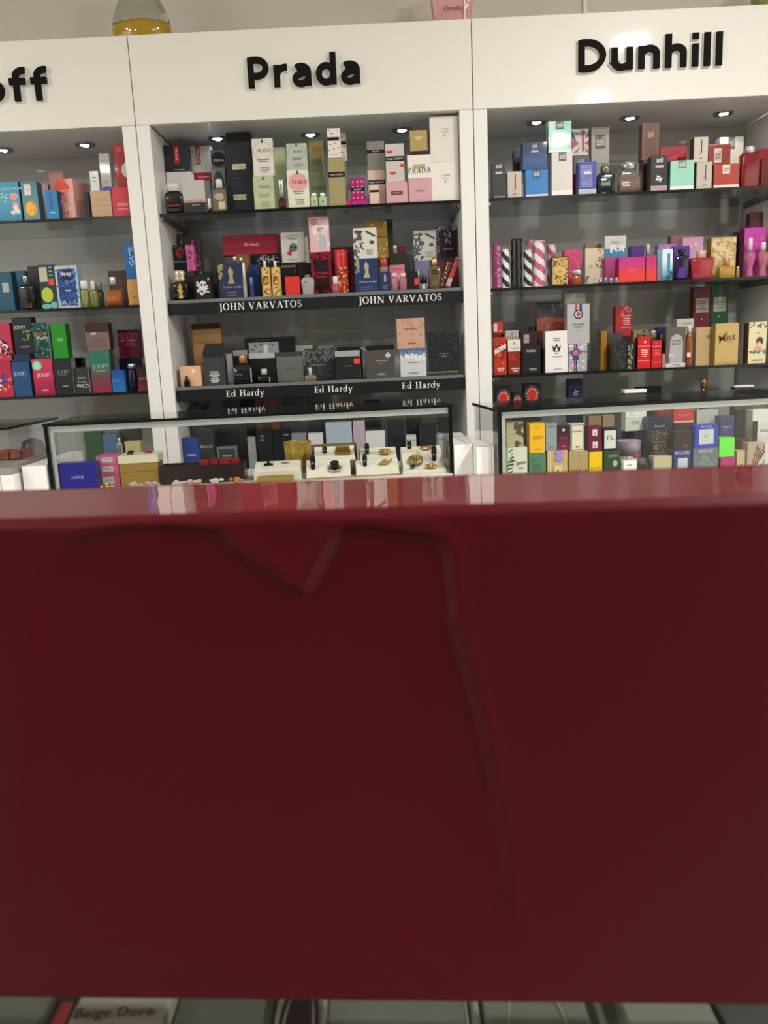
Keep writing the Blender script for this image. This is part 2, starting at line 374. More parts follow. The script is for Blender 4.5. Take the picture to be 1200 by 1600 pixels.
for i, (x, y, e) in enumerate(LAMPS):
    root = empty('ceiling_downlight', (x, y, CEIL), 0, ['round ceiling downlight nearest the right cabinet', 'round ceiling downlight second from the right cabinet', 'added unseen fill downlight at the far back right of the shop', 'round ceiling downlight nearest the left cabinet', 'round ceiling downlight second from the left cabinet', 'added unseen fill downlight behind the viewer'][i], 'ceiling light')
    mb = MB(); n = 32
    mb.rings([(-.001, .13, .13), (-.012, .13, .13), (-.012, .11, .11), (-.003, .108, .108)], mat('f0f0ec', .4), n, cap=False); mb.build('trim_ring', root)
    mb = MB(); mb.rings([(-.004, .105, .105), (-.003, .105, .105)], mat('fff4e2', .5, emis=18.0), n); mb.build('diffuser', root)
    ld = bpy.data.lights.new('downlight_lamp', 'AREA'); ld.shape = 'DISK'; ld.size = .2; ld.energy = e; ld.color = (1, .97, .95)
    lo = bpy.data.objects.new('downlight_lamp', ld); C.objects.link(lo); lo.parent = root; lo.location = (0, 0, -.02)

# ------------------------------------------------------------------ wall cabinets
BACK = mat('b9b9b6', .45, coat=.2); SIDE = mat('e8e8e4', .35, coat=.2); CEILP = mat('dddbd8', .3, coat=.4)
LET = mat('040404', .85); RIM = mat('f4f2ec', .35)
def arc_(cx, cy, rx, ry, a0, a1, n=12): return [(cx+rx*math.cos(math.radians(a0+(a1-a0)*i/n)), cy+ry*math.sin(math.radians(a0+(a1-a0)*i/n))) for i in range(n+1)]
SL = {'P': (.62, [[(.1, 0), (.1, 1)], [(.1, .915)]+arc_(.27, .65, .25, .265, 90, -90)+[(.1, .385)]]),
      'D': (.74, [[(.1, 0), (.1, 1)], [(.1, .915)]+arc_(.24, .5, .4, .415, 90, -90, 16)+[(.1, .085)]]),
      'r': (.42, [[(.1, 0), (.1, .72)], arc_(.36, .36, .26, .28, 170, 82, 8)]),
      'a': (.56, [arc_(.26, .46, .2, .185, 135, 0, 8)+[(.46, 0)], [(.46, .43), (.3, .42)]+arc_(.26, .23, .165, .16, 100, 280, 10)+[(.36, .1), (.46, .2)]]),
      'd': (.6, [[(.5, 0), (.5, 1.06)], arc_(.295, .355, .2, .275, 0, 360, 22)]),
      'u': (.58, [[(.1, .72), (.1, .26)]+arc_(.28, .26, .18, .18, 180, 290, 8)+[(.48, .2)], [(.48, 0), (.48, .72)]]),
      'n': (.58, [[(.1, 0), (.1, .72)], [(.1, .5)]+arc_(.3, .46, .18, .18, 110, 0, 8)+[(.48, 0)]]),
      'h': (.58, [[(.1, 0), (.1, 1.06)], [(.1, .5)]+arc_(.3, .46, .18, .18, 110, 0, 8)+[(.48, 0)]]),
      'i': (.2, [[(.1, 0), (.1, .72)], [(.1, .87), (.1, 1.06)]]), 'l': (.2, [[(.1, 0), (.1, 1.06)]]),
      'v': (.6, [[(.08, .72), (.3, .04)], [(.52, .72), (.3, .04)]]),
      'o': (.64, [arc_(.32, .36, .225, .275, 0, 360, 24)]),
      'f': (.4, [arc_(.34, .8, .18, .19, 75, 180, 8)+[(.16, 0)], [(0, .64), (.38, .64)]])}
def ribbon(mb, P, wd, y0_, y1_, m, ext=0):
    """a flat stroke of constant width, solid from y0 to y1"""
    P = [Vector(p) for p in P]; n = len(P); closed = (P[0]-P[-1]).length < 1e-6
    if closed: P = P[:-1]; n -= 1
    elif ext: P[0] = P[0]-(P[1]-P[0]).normalized()*ext; P[-1] = P[-1]+(P[-1]-P[-2]).normalized()*ext
    vs = []
    for i, p in enumerate(P):
        a = P[i-1] if (i or closed) else None; b_ = P[(i+1) % n] if (i < n-1 or closed) else None
        d1 = (p-a).normalized() if a is not None else None; d2 = (b_-p).normalized() if b_ is not None else None
        t = ((d1 or d2)+(d2 or d1)).normalized(); nr = Vector((-t.y, t.x)); k = 1/max(.6, abs(nr.dot(Vector((-(d1 or d2).y, (d1 or d2).x)))))
        for s in (1, -1):
            q = p+nr*s*wd/2*k
            vs += [(q.x, y0_, q.y), (q.x, y1_, q.y)]
    fs = []; R_ = n if closed else n-1
    for i in range(R_):
        a = 4*i; b_ = 4*((i+1) % n)
        fs += [[a, b_, b_+2, a+2][::-1], [a+1, a+3, b_+3, b_+1][::-1], [a, a+1, b_+1, b_], [a+2, b_+2, b_+3, a+3]]
    if not closed: fs += [[0, 2, 3, 1], [4*n-4, 4*n-3, 4*n-1, 4*n-2]]
    mb.add(vs, fs, m)
def cabinet(ix, label, word, wx0, wx1, wz0, wz1):
    x0 = 1.2*ix; root = empty('display_cabinet', (x0+.6, 0, 0), 0, label, 'cabinet'); g = .0015
    def part(name, a, b_, c_, d, e, f, m, bev=.0015):
        mb = MB(); mb.box(a-x0-.6, b_-x0-.6, c_, d, e, f, m, bev); return mb.build(name, root)
    part('fascia_panel', x0+g, x0+1.2-g, 0, .03, ZF, ZT, WHITE)
    part('top_panel', x0+g, x0+1.2-g, .031, DEP, ZT-.02, ZT-.001, WHITE)
    part('inner_ceiling', x0+.05, x0+1.15, .031, DEP, ZF+.001, ZF+.018, CEILP)
    part('side_panel', x0+g, x0+.05-.0005, 0, DEP, 0, ZF-.001, SIDE); part('side_panel', x0+1.1505, x0+1.2-g, 0, DEP, 0, ZF-.001, SIDE)
    part('back_panel', x0+g, x0+1.2-g, DEP+.0005, DEP+.018, 0, ZT-.001, BACK)
    part('base_panel', x0+.051, x0+1.149, .02, DEP, 0, .12, SIDE)
    X = wx0; tot = sum(SL[ch][0] for ch in word)+.1*(len(word)-1); sx = (wx1-wx0)/tot; sz = wz1-wz0
    for ch in word:
        def solid(grow, y0_, y1_, m, nm, par):
            mb = MB()
            for iq, st in enumerate(SL[ch][1]): ribbon(mb, [(X-x0-.6+u*sx, wz0+v*sz) for u, v in st], (.215+grow)*sz, y0_-iq*.0003, y1_, m, grow*sz/2)
            return mb.build(nm, par)
        L_ = solid(0, -.018, -.0095, LET, 'letter', root); solid(.045, -.0094, -.0004, RIM, 'letter_backing', L_)
        X += (SL[ch][0]+.1)*sx
    return root
cabinet(-1, 'white display cabinet cut by the left edge of the picture', 'Davidoff', -1.02, -.288, 2.172, 2.272)
cabinet(0, 'white display cabinet in the middle with five large black letters', 'Prada', .412, .808, 2.178, 2.276)
cabinet(1, 'white display cabinet on the right with seven large black letters', 'Dunhill', 1.566, 2.072, 2.180, 2.281)
PL = [(5, 234, 'left'), (133, 226, 'left'), (340, 216, 'mid'), (485, 210, 'mid'), (628, 203, 'mid'), (838, 191, 'r'), (984, 184, 'r'), (1130, 177, 'r')]
PLL = ['small spotlight in the left cabinet ceiling cut by the picture edge', 'small spotlight in the left cabinet ceiling nearest its right side', 'small spotlight above the black boxes at the left of the middle cabinet',
       'small spotlight in the centre of the middle cabinet ceiling', 'small spotlight above the white boxes at the right of the middle cabinet', 'small spotlight in the right cabinet ceiling nearest its left side',
       'small spotlight in the centre of the right cabinet ceiling', 'small spotlight in the right cabinet ceiling nearest the picture edge']
for (px, py, _), lb in zip(PL, PLL):
    p = on_z(px, py, ZF)
    root = empty('cabinet_spotlight', (p.x, p.y, ZF), 0, lb, 'spotlight')
    mb = MB(); mb.rings([(.0005, .037, .037), (-.005, .036, .036), (-.005, .024, .024), (-.001, .022, .022)], mat('8e9092', .25, 1.0), 28, cap=False); mb.build('trim_ring', root)
    mb = MB(); mb.rings([(-.002, .0225, .0225), (-.001, .0225, .0225)], mat('1b1c20', .2), 24); mb.build('reflector', root)
    mb = MB()
    for k in range(3):
        a = PI/2+2*PI*k/3; mb.ball((.0105*math.cos(a), .0105*math.sin(a), -.004), (.0085, .0085, .003), mat('eaf0ff', .3, emis=14.0), 12, 5)
    mb.build('led_cluster', root)
    ld = bpy.data.lights.new('spot_lamp', 'SPOT'); ld.spot_size = math.radians(110); ld.spot_blend = .6; ld.energy = PUCK_W; ld.color = (.86, .9, 1); ld.shadow_soft_size = .02
    lo = bpy.data.objects.new('spot_lamp', ld); C.objects.link(lo); lo.parent = root; lo.location = (0, 0, -.012)

STRIP = mat('0a0d14', .55); SERW = 'e8e6e0'
SHTOP = {}
for ix, cn in ((-1, 'left'), (0, 'middle'), (1, 'right')):
    for k, z in enumerate((Z1, Z2, Z3, Z4)):
        strip = (ix == 0 and k in (1, 2)); zb = z+.001 if strip else z-.006; zt = z+.013 if strip else z+.004
        SHTOP[ix, k] = zt
        xa, xb = 1.2*ix+.0515, 1.2*ix+1.1485
        root = empty('glass_shelf', ((xa+xb)/2, .02, zb), 0, '%s smoked glass shelf of the %s cabinet' % (['top', 'second', 'third', 'lowest'][k], cn), 'shelf'); W = (xb-xa)/2
        mb = MB(); mb.box(-W, W, .003, DEP-.025, 0, zt-zb, SHELFGLASS, .0005); mb.build('shelf_pane', root)
        mb = MB(); mb.box(-W, W, 0, .0028, 0, zt-zb, EDGE if not strip else mat('6d7471', .1, coat=.5), .0004); mb.build('front_edge', root)
        for s in (-1, 1):
            mb = MB(); mb.box(s*(W-.005)-.004, s*(W-.005)+.004, .01, DEP-.03, -.013, -.0008, mat('9a9b99', .35, .8))
            for q in range(14): mb.box(s*(W-.005)-.0044, s*(W-.005)+.0044, .02+q*.026, .028+q*.026, -.009, -.005, BLACK, .0002)
            mb.build('bracket', root)
        if strip:
            mb = MB(); h = .042; mb.box(-W, W, -.003, .002, -.001-h, -.001, STRIP, .0006)
            xs = [(.395, .83)] if k == 1 else 0
            words = ([(342, 471, 'JOHN VARVATOS', 477), (560, 690, 'JOHN VARVATOS', 467)] if k == 1 else [(353, 413, 'Ed Hardy', 613), (491, 551, 'Ed Hardy', 607), (628, 688, 'Ed Hardy', 601)])
            for a, b_, t, _ in words:
                A = on_y(a, _, .017); B = on_y(b_, _, .017); g = serif(t); hh = (B.x-A.x)/g[2]; cx = (A.x+B.x)/2-(xa+xb)/2
                mb.add([(cx+hh*u, -.0034-i_//4*4e-6, -.001-h*.5+.86*hh*v-(.001 if k == 2 else 0)) for i_, (u, v) in enumerate(g[0])], g[1], mat(SERW, .5))
            mb.build('label_strip', root)

# ------------------------------------------------------------------ things on top of the cabinets
root = empty('display_bottle', on_y(219, 52, .15), 0, 'giant round display bottle of yellow perfume on top of the cabinets', 'display bottle'); root.location = (.016, .15, ZT+.0002)
LQ = mat('d0a81c', .08, 0, .6, .35)
mb = MB(); mb.rings([(0, .084, .05), (.004, .088, .053), (.03, .1, .061), (.06, .1065, .065), (.083, .105, .064)], LQ, 36); mb.rings([(.012, .05, .0655), (.013, .05, .0655)], GOLD, 24, cap=False); mb.build('liquid_filled_body', root)
mb = MB(); mb.rings([(.0832, .105, .064), (.087, .106, .065), (.11, .1, .061), (.15, .084, .052), (.19, .06, .04), (.225, .038, .026), (.25, .02, .018)], mat('c4c8ba', .05, 0, .5, .8), 36); mb.build('glass_upper_body', root)
mb = MB(); mb.rings([(.25, .03, .02), (.29, .032, .022), (.3, .028, .02)], CHROME, 24); mb.build('cap', root)
root = empty('display_bottle', (1.147, .15, ZT+.0002), 0, 'giant flared pink display bottle with a signature on top of the cabinets', 'display bottle')
mb = MB(); mb.rings([(0, .056, .03), (.004, .06, .032), (.12, .078, .036), (.2, .086, .038), (.21, .075, .03)], mat('efb4b6', .05, 0, .4, .3), 32, e=6); mb.build('glass_body', root)
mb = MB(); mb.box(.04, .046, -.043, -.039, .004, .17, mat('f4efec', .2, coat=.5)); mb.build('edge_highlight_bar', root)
mb = MB(); g = sans('Camille', 0, .35); mb.add([(.0+u*.016, -.0365-.0035, .078+v*.016) for u, v in g[0]], g[1], mat('5a2a30')); mb.build('signature', root)
mb = MB(); mb.rings([(.211, .03, .02), (.25, .03, .02)], CHROME, 20); mb.build('cap', root)
root = empty('display_bottle', (2.31, .15, ZT+.0002), 0, 'giant green-gold display bottle on top of the right cabinet at the picture edge', 'display bottle')
mb = MB(); mb.rings([(0, .06, .035), (.005, .068, .04), (.2, .07, .04), (.22, .04, .03)], mat('8f9a55', .05, 0, .4, .4), 28, e=6); mb.build('glass_body', root)
mb = MB(); mb.rings([(.221, .03, .02), (.26, .03, .02)], GOLD, 20); mb.build('cap', root)

# ------------------------------------------------------------------ glass cases on the counter in front
def vec2(a, b_): d = Vector((b_.x-a.x, b_.y-a.y, 0)); return d.normalized()
FRAME = mat('0d0f10', .25); RAIL = mat('b9c4bd', .3, coat=.3); CBASE = mat('ecebe8', .35)
def case(label, A, ang, W, D, ztop, zfloor, floorcol):
    root = empty('glass_display_case', (A.x, A.y, 0), ang, label, 'display case'); t = .006
    def P(name, a, b_, c_, d, e, f, m, bev=.0006): mb = MB(); mb.box(a, b_, c_, d, e, f, m, bev); return mb.build(name, root)
    P('top_pane', 0, W, 0, D, ztop-.004, ztop, TOPG)
    P('top_edge', -.001, W+.001, -.003, -.0002, ztop-.008, ztop, FRAME); P('top_edge', -.004, -.0012, -.003, D, ztop-.008, ztop, FRAME); P('top_edge', W+.0012, W+.004, -.003, D, ztop-.008, ztop, FRAME)
    P('front_pane', .009, W-.009, .003, .003+t, zfloor+.001, ztop-.0085, GLASS)
    P('side_pane', .001, .001+t, .01, D-.006, zfloor+.001, ztop-.0085, GLASS); P('side_pane', W-.007, W-.001, .01, D-.006, zfloor+.001, ztop-.0085, GLASS)
    P('front_rail', .02, W-.008, .010, .016, ztop-.026, ztop-.0085, RAIL)
    P('corner_post', -.002, .0085, 0, .0095, zfloor+.001, ztop-.0085, FRAME); P('corner_post', W-.0085, W+.002, 0, .0095, zfloor+.001, ztop-.0085, FRAME)
    P('corner_seal', .0095, .02, .010, .014, zfloor+.001, ztop-.0085, RAIL)
    P('floor_deck', 0, W, 0, D, zfloor-.02, zfloor, mat(floorcol, .5))
    P('base_cabinet', .002, W-.002, .004, D-.004, 0, zfloor-.021, CBASE)
    return root
TOPG = pane_mat('case_top_pane', (.975, .985, .98), boost=1.0)
ZM, ZR = 1.09, 1.08; FM, FR = .885, .85
A = on_z(68, 663, ZM); B = on_z(705, 632, ZM); uM = vec2(A, B); aM = math.atan2(uM.y, uM.x); WM = (B-A).length
case('glass display case in the middle holding jewellery trays and hat boxes', A, aM, WM, .34, ZM, FM, 'd8d6cc')
A2 = on_z(779, 640, ZR); B2 = on_z(1200, 618, ZR); u2 = vec2(A2, B2); a2 = math.atan2(u2.y, u2.x)
case('glass display case on the right packed with stacked perfume boxes', A2, a2, 1.25, .34, ZR, FR, '9a9a94')
def prism(foot, z0, z1, m, name, lb, cat):
    mb = MB(); vs = [(x, y, z) for z in (z0, z1) for x, y in foot]; mb.add(vs, [[3, 2, 1, 0], [4, 5, 6, 7]]+[[i, (i+1) % 4, (i+1) % 4+4, i+4] for i in range(4)], m)
    cx = sum(f[0] for f in foot)/4; cy = sum(f[1] for f in foot)/4
    mb.add([(cx+(x-cx)*.9, cy+(y-cy)*.97, z1+.0006) for x, y in foot], [[0, 1, 2, 3]], mat('f4f4f0', .3)); return tag(mb.build(name), lb, cat)
sM, s2_ = math.sin(aM), math.sin(a2)
prism([(B.x+.004, B.y-.01), (1.0965, B.y-.01), (1.0965, B.y+.34), (B.x+.004-.34*sM, B.y+.34)], 0, .972, CBASE, 'counter_end_block', 'narrow white counter end block beside the middle glass case on its right', 'counter')
prism([(1.098, -.79), (A2.x-.009, -.79), (A2.x-.009-.34*s2_, -.46), (1.098, -.46)], 0, .972, CBASE, 'counter_end_block', 'narrow white counter end block against the left side of the right glass case', 'counter')
prism([(A.x-.075, A.y-.01), (A.x-.006, A.y-.01), (A.x-.010-.34*sM-.004, A.y+.36), (A.x-.075, A.y+.36)], 0, .972, CBASE, 'counter_end_block', 'narrow white counter end block against the left side of the middle glass case', 'counter')
# the left case stands on a white base and turns away into the corner
Lb = on_z(112, 650, ZM); Lf = on_z(0, 668, ZM)
aL = math.atan2((Lb-Lf).y, (Lb-Lf).x)-PI/2
Cx = A.x-.006-.068-.012
root = empty('glass_display_case', (Cx, -.80, 0), 0, 'glass display case at the left edge on a white base', 'display case')
def P(name, a, b_, c_, d, e, f, m): mb = MB(); mb.box(a, b_, c_, d, e, f, m, .0006); return mb.build(name, root)
P('top_pane', -1.0, 0, 0, .36, ZM-.008, ZM, TOPG); P('top_edge', .0002, .0035, 0, .36, ZM-.008, ZM, FRAME); P('top_edge', -1.0, 0, -.0035, -.0002, ZM-.008, ZM, FRAME)
P('side_pane', -.007, -.001, .008, .352, .976, ZM-.0085, GLASS); P('front_pane', -1.0, -.01, 0, .006, .976, ZM-.0085, GLASS)
P('floor_deck', -1.0, 0, 0, .36, .955, .975, mat('8e8f8c', .4)); P('base_cabinet', -.999, -.001, .002, .358, 0, .9545, CBASE); P('base_seam', -.04, -.038, -.0005, .0015, 0, .974, mat('bdbcb8', .4))

# ------------------------------------------------------------------ near counter and the red box in front of the lens
ZN = 1.07
root = empty('glass_counter', (.85, -3.1, 0), 0, 'glass-topped counter under the large red box in the foreground', 'counter')
P('top_pane', -.8, .8, -.35, .29, ZN-.008, ZN, TOPG); P('base_cabinet', -.8, .8, -.35, .29, 0, .86, mat('55564f', .5)); P('deck', -.799, .799, -.349, .289, .861, .88, mat('8a8d80', .5))
for s in (-1, 1): P('side_pane', s*.797-.003, s*.797+.003, -.34, .28, .881, ZN-.0085, GLASS)
P('front_pane', -.79, .79, .283, .289, .881, ZN-.0085, GLASS)
q0 = on_z(0, 1567, ZN); q1 = on_z(1200, 1580, ZN); ub = vec2(q0, q1); ab = math.atan2(ub.y, ub.x)
t0 = on_z(600, 795, ZN+.1405); mid = on_z(600, 1572, ZN)
RW, RH, RD = .34, 0, .052
root = empty('red_gift_box', (mid.x, mid.y, ZN+.0004), ab, 'large glossy dark red box with an embossed notch standing in the foreground', 'box')
RH = on_y(600, 795, mid.y+.002).z-ZN
POLY = [(40, 1500), (48, 1100), (58, 960), (72, 895), (110, 852), (190, 831), (270, 829), (338, 836), (365, 862), (420, 900), (475, 938), (500, 890), (524, 846), (538, 832), (572, 829), (600, 834), (655, 838), (684, 848), (698, 868),
        (703, 930), (708, 980), (722, 1030), (745, 1120), (765, 1210), (778, 1280), (790, 1360), (798, 1430), (800, 1520)]
def to_box(px, py):
    P0 = Vector((mid.x, mid.y, 0)); nrm = Vector((-ub.y, ub.x, 0))
    d = CF + CR*((px-600)/F_PX) - CU*((py-800)/F_PX); t = (P0-CAM).dot(nrm)/d.dot(nrm); h = CAM+d*t
    return ((h-P0).dot(ub), h.z-ZN)
PB = [to_box(*p) for p in POLY]
def sdf(x, z):
    best = 9; ins = False; n = len(PB)
    for i in range(n):
        ax, az = PB[i]; bx, bz = PB[(i+1) % n]
        dx, dz = bx-ax, bz-az; t = max(0, min(1, ((x-ax)*dx+(z-az)*dz)/(dx*dx+dz*dz+1e-12)))
        dd = math.hypot(x-ax-dx*t, z-az-dz*t)
        if i < n-1: best = min(best, dd)
        if (az > z) != (bz > z) and x < (bx-ax)*(z-az)/(bz-az+1e-12)+ax: ins = not ins
    return -best if ins else best
NX, NZ = 230, 190; vs = []; fs = []
for j in range(NZ+1):
    z = RH*j/NZ
    for i in range(NX+1):
        x = -RW/2+RW*i/NX; d = sdf(x, z)
        s = max(0, min(1, .5-d/.0028)); s = s*s*(3-2*s)
        fl = max(0, min(1, (x+.092)/.05)); fb = max(0, min(1, (z-.018)/.05))
        amp = .0023*(.35+.65*fl)*(fb**.7)
        ridge = .0005*math.exp(-((d-.0025)/.0018)**2)*fb*fl
        y = amp*s-ridge+.0005*math.sin(x*31+1)*math.sin(z*27)
        k = RH-z
        if k < .003: y += .003-math.sqrt(max(0, .003**2-(.003-k)**2))
        if z < .0015: y += .0015-z
        vs.append((x, y, z))
for j in range(NZ):
    for i in range(NX): a = j*(NX+1)+i; fs.append([a, a+1, a+NX+2, a+NX+1])
REDM = mat('46040e', .42, 0, 0, bump=.01); REDM.node_tree.nodes['Principled BSDF'].inputs['Specular IOR Level'].default_value = .16  # shade on the front is put into this darker red; top is lighter
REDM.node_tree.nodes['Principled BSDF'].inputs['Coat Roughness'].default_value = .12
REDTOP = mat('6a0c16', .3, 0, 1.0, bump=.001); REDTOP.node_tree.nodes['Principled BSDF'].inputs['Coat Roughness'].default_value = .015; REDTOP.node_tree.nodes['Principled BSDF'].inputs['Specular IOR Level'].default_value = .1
mb = MB(); mb.add(vs, fs, REDM, True); n0 = len(vs)
# top: gently crowned with faint lengthwise waviness, then back and sides
NT = 14; tv = []
for j in range(NT+1):
    y = .003+(RD-.003)*j/NT
    for i in range(NX+1):
        x = -RW/2+RW*i/NX; t = j/NT
        tv.append((x, y, RH-.0001*math.sin(PI*t)-.007*(y-.003)+.00002*math.sin(x*260)*(1-t)+.000004*math.sin(x*700)+.000006*math.sin(x*330+2)))
mb.add(tv, [[j*(NX+1)+i, j*(NX+1)+i+1, (j+1)*(NX+1)+i+1, (j+1)*(NX+1)+i] for j in range(NT) for i in range(NX)], REDTOP, True)
h = RW/2
mb.add([(-h, .003, 0), (h, .003, 0), (h, RD, 0), (-h, RD, 0), (-h, .003, RH), (h, .003, RH), (h, RD, RH-.0002), (-h, RD, RH-.0002)], [[3, 2, 6, 7][::-1], [0, 4, 7, 3], [1, 2, 6, 5], [0, 3, 2, 1]], REDM)
mb.build('box_shell', root)

# things under the near counter's glass (just below the red box)
def under(px0, px1, z, dy, hgt, col, name, label, cat, D=(), rough=.5, Yo=0):
    a = on_z(px0, 1575, z); b_ = on_z(px1, 1575, z); mb = MB(); W = b_.x-a.x
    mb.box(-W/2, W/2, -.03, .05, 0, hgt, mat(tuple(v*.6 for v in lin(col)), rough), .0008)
    tmp = MB(); deco(tmp, D, -W/2, W/2, -.03, .01, 0)
    bb = len(mb.v); mb.v += [(x, zz, hgt-y+.0003) for x, y, zz in tmp.v]
    for f, mi in zip(tmp.f, tmp.mi): mb.f.append([bb+i for i in f]); mb.mi.append(mb.slot(tmp.ms[mi])); mb.sm.append(False)
    o = mb.build(name, loc=((a.x+b_.x)/2, (a.y+b_.y)/2+Yo, z-hgt)); tag(o, label, cat); return o
zu = 1.035
def hand(px0, px1, txt): pass
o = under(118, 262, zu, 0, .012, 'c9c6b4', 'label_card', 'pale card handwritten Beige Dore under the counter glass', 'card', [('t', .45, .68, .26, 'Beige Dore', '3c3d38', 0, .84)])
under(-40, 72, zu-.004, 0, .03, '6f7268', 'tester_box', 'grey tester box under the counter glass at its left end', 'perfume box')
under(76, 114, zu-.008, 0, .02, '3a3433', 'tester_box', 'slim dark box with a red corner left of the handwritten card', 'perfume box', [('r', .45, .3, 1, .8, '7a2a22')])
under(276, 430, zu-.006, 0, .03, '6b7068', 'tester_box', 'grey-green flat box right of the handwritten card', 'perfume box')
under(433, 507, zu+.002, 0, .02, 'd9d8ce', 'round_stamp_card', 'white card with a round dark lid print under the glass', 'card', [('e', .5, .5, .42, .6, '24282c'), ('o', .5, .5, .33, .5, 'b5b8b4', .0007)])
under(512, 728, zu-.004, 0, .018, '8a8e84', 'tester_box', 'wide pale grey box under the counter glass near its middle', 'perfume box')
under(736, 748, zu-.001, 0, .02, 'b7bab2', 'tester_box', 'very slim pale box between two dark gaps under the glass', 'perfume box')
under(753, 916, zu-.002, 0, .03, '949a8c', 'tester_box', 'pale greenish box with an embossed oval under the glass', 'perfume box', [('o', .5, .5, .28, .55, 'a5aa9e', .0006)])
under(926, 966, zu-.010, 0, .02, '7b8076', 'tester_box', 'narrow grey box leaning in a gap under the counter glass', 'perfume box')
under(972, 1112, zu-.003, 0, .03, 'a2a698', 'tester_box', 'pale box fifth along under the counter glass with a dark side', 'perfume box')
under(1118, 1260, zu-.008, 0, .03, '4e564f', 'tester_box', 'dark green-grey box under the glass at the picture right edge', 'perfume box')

Y0, Y1, Y2, Y3 = .036, .100, .165, .235
dh = lambda u, v, s, col='f0efe8': ('t', u, v, s, 'dunhill', col)
# =================================================== MIDDLE CABINET, TOP SHELF
SZ = shelf(0, 0)
a = c(252, 291, 269, Y2, 'e8e6e0', 'plain white box lying under the black box with a red strip', d=.05)
c(250.6, 288.5, 227, Y2, '26282a', 'black box with a vertical red strip at the top left of the middle cabinet', [('r', .4, .3, .62, 1, 'b3282b'), ('t', .51, .65, .1, 'PRADA', 'f0e0dc', -90), ('L', .35, .04, .8, .1, 1, 'b0b0b0')], on=a)
b(256, 283, 285, 298, Y0, '0c0c0e', 'c8cac8', 'black square bottle with a clear cap and red line left on the top shelf', trans=.1, D=[('r', .08, .33, .85, .37, 'b22')] if 0 else [('r', .08, .33, .85, .38, 'b03030')], capw=.8, caprough=.1)
a = c(284, 318.5, 281.6, Y0, 'b9b7b3', 'grey and black box with a red text line beside the black square bottle', [('r', 0, 0, 1, .32, '2b2d30'), ('t', .48, .37, .08, 'LUNA ROSSA', 'c23a34'), ('L', .3, .22, .8, .27, 1, '9a9a9a')])
a2_ = c(292, 328, 283, Y3-.015, 'aeb0ae', 'silver-grey box behind the grey and black box')
c(291.8, 328.6, 228.5, Y3-.015, 'c9c8c2', 'white box with a red strip and a red foot near the top left', [('r', 0, 0, 1, .24, 'a8272f'), ('r', .36, .48, .54, 1, 'b3282b'), ('t', .45, .72, .13, 'PRADA', 'efe', -90) if 0 else ('t', .45, .72, .09, 'PRADA', 'f0e0dc', -90), ('L', .3, .08, .9, .13, 1, 'd8b0b0')], on=a2_)
a = c(329.5, 351, 263, Y2, '7d7f80', 'grey printed box with dark facets under the oval black print', [('e', .5, .5, .45, .45, '3b3e42'), ('r', .3, .3, .7, .6, '15161a')])
c(328.5, 350.6, 234, Y2, '5d6063', 'grey box printed with a black faceted bottle below the first spotlight', [('e', .5, .48, .5, .4, '0e0f12'), ('s', .55, .42, .14, 'PRADA', 'e8e8e8')], on=a)
b(331, 352, 279, 293, Y0, 'a98d6b', 'd9dad6', 'smoky amber bottle with a clear cap and oval badge', D=[('e', .5, .62, .34, .16, 'a8a29a'), ('r', .4, .1, .9, .42, 'c8bd9c')], capw=.5)
b(324, 330, 309, 324, .03, '111214', 'e8e6e0', 'tiny black bottle with a white cap in front of the grey box', capw=.8, shape='cyl')
a = c(353, 393, 282, Y1, '23262e', 'navy-black box with a cream plate, lower of the dark tall pair', [('r', .25, .42, .75, .58, 'd9d3b4'), ('s', .5, .5, .09, 'PRADA', '222'*2)])
a = c(350, 389, 224, Y1, '20232b', 'navy-black box with a cream plate, upper of the dark tall pair', [('r', .26, .3, .8, .44, 'd9d3b4'), ('s', .53, .37, .08, 'PRADA', '222222')], on=a)
a = c(351, 391, 236, .15, '1a1c22', 'dark box standing behind the tall navy-black pair')
c(352, 391, 207.5, .15, '1c1f26', 'dark box topmost behind the navy-black pair touching the light', on=a, coat=.6)
ov = lambda col, fill=None: ([('e', .5, .68, .42, .22, fill)] if fill else [])+[('o', .5, .68, .44, .24, '6b6f60', .0009), ('p', [(.45, .93), (.5, 1), (.55, .93), (.5, .86)], '3a3c36'), ('s', .55, .68, .09, 'PRADA', col), ('L', .2, .36, .8, .46, 2, '8a8c80'), ('L', .3, .08, .8, .25, 3, '9a9c90')]
a = c(394.7, 426.5, 275, Y0, 'b9c29e', 'pale green box with an oval emblem, lower of its stack', ov('4a5a44'), d=.035)
c(392.5, 425, 216.6, Y0, 'dad4cb', 'creamy white box with an oval emblem, upper of its stack', ov('66605a'), on=a, d=.035)
a = c(428.5, 446, 281, Y2, 'b4c193', 'plain pale green box, lower one behind the silver spray')
c(427.5, 445, 230, Y2, 'c4d0a0', 'plain pale green tall box, upper one behind the silver spray', on=a)
b(433.7, 446, 278, 311, Y0, '4a1218', 'd0d0d0', 'slim spray bottle with silver top and dark red foot', shape='cyl', capw=.82, capmet=1, trans=.2, prof=[(0, .9), (.02, 1), (1, 1)])
a = c(447.5, 481, 265.5, Y0, 'dde0c8', 'cream-green box with a pink oval emblem', ov('6a3040', 'e3a0a6'), d=.036)
c(446.7, 478.5, 224, Y0, 'b4bbb0', 'grey-green box with an oval emblem above the pink oval one', ov('3c4a48'), on=a, d=.036)
a = c(484.5, 507, 268, Y2, 'aebb94', 'sage green box with dark lettering behind two tiny green bottles', [('e', .5, .6, .42, .2, 'b9c4a0'), ('s', .5, .6, .1, 'PRADA', '3c4234')])
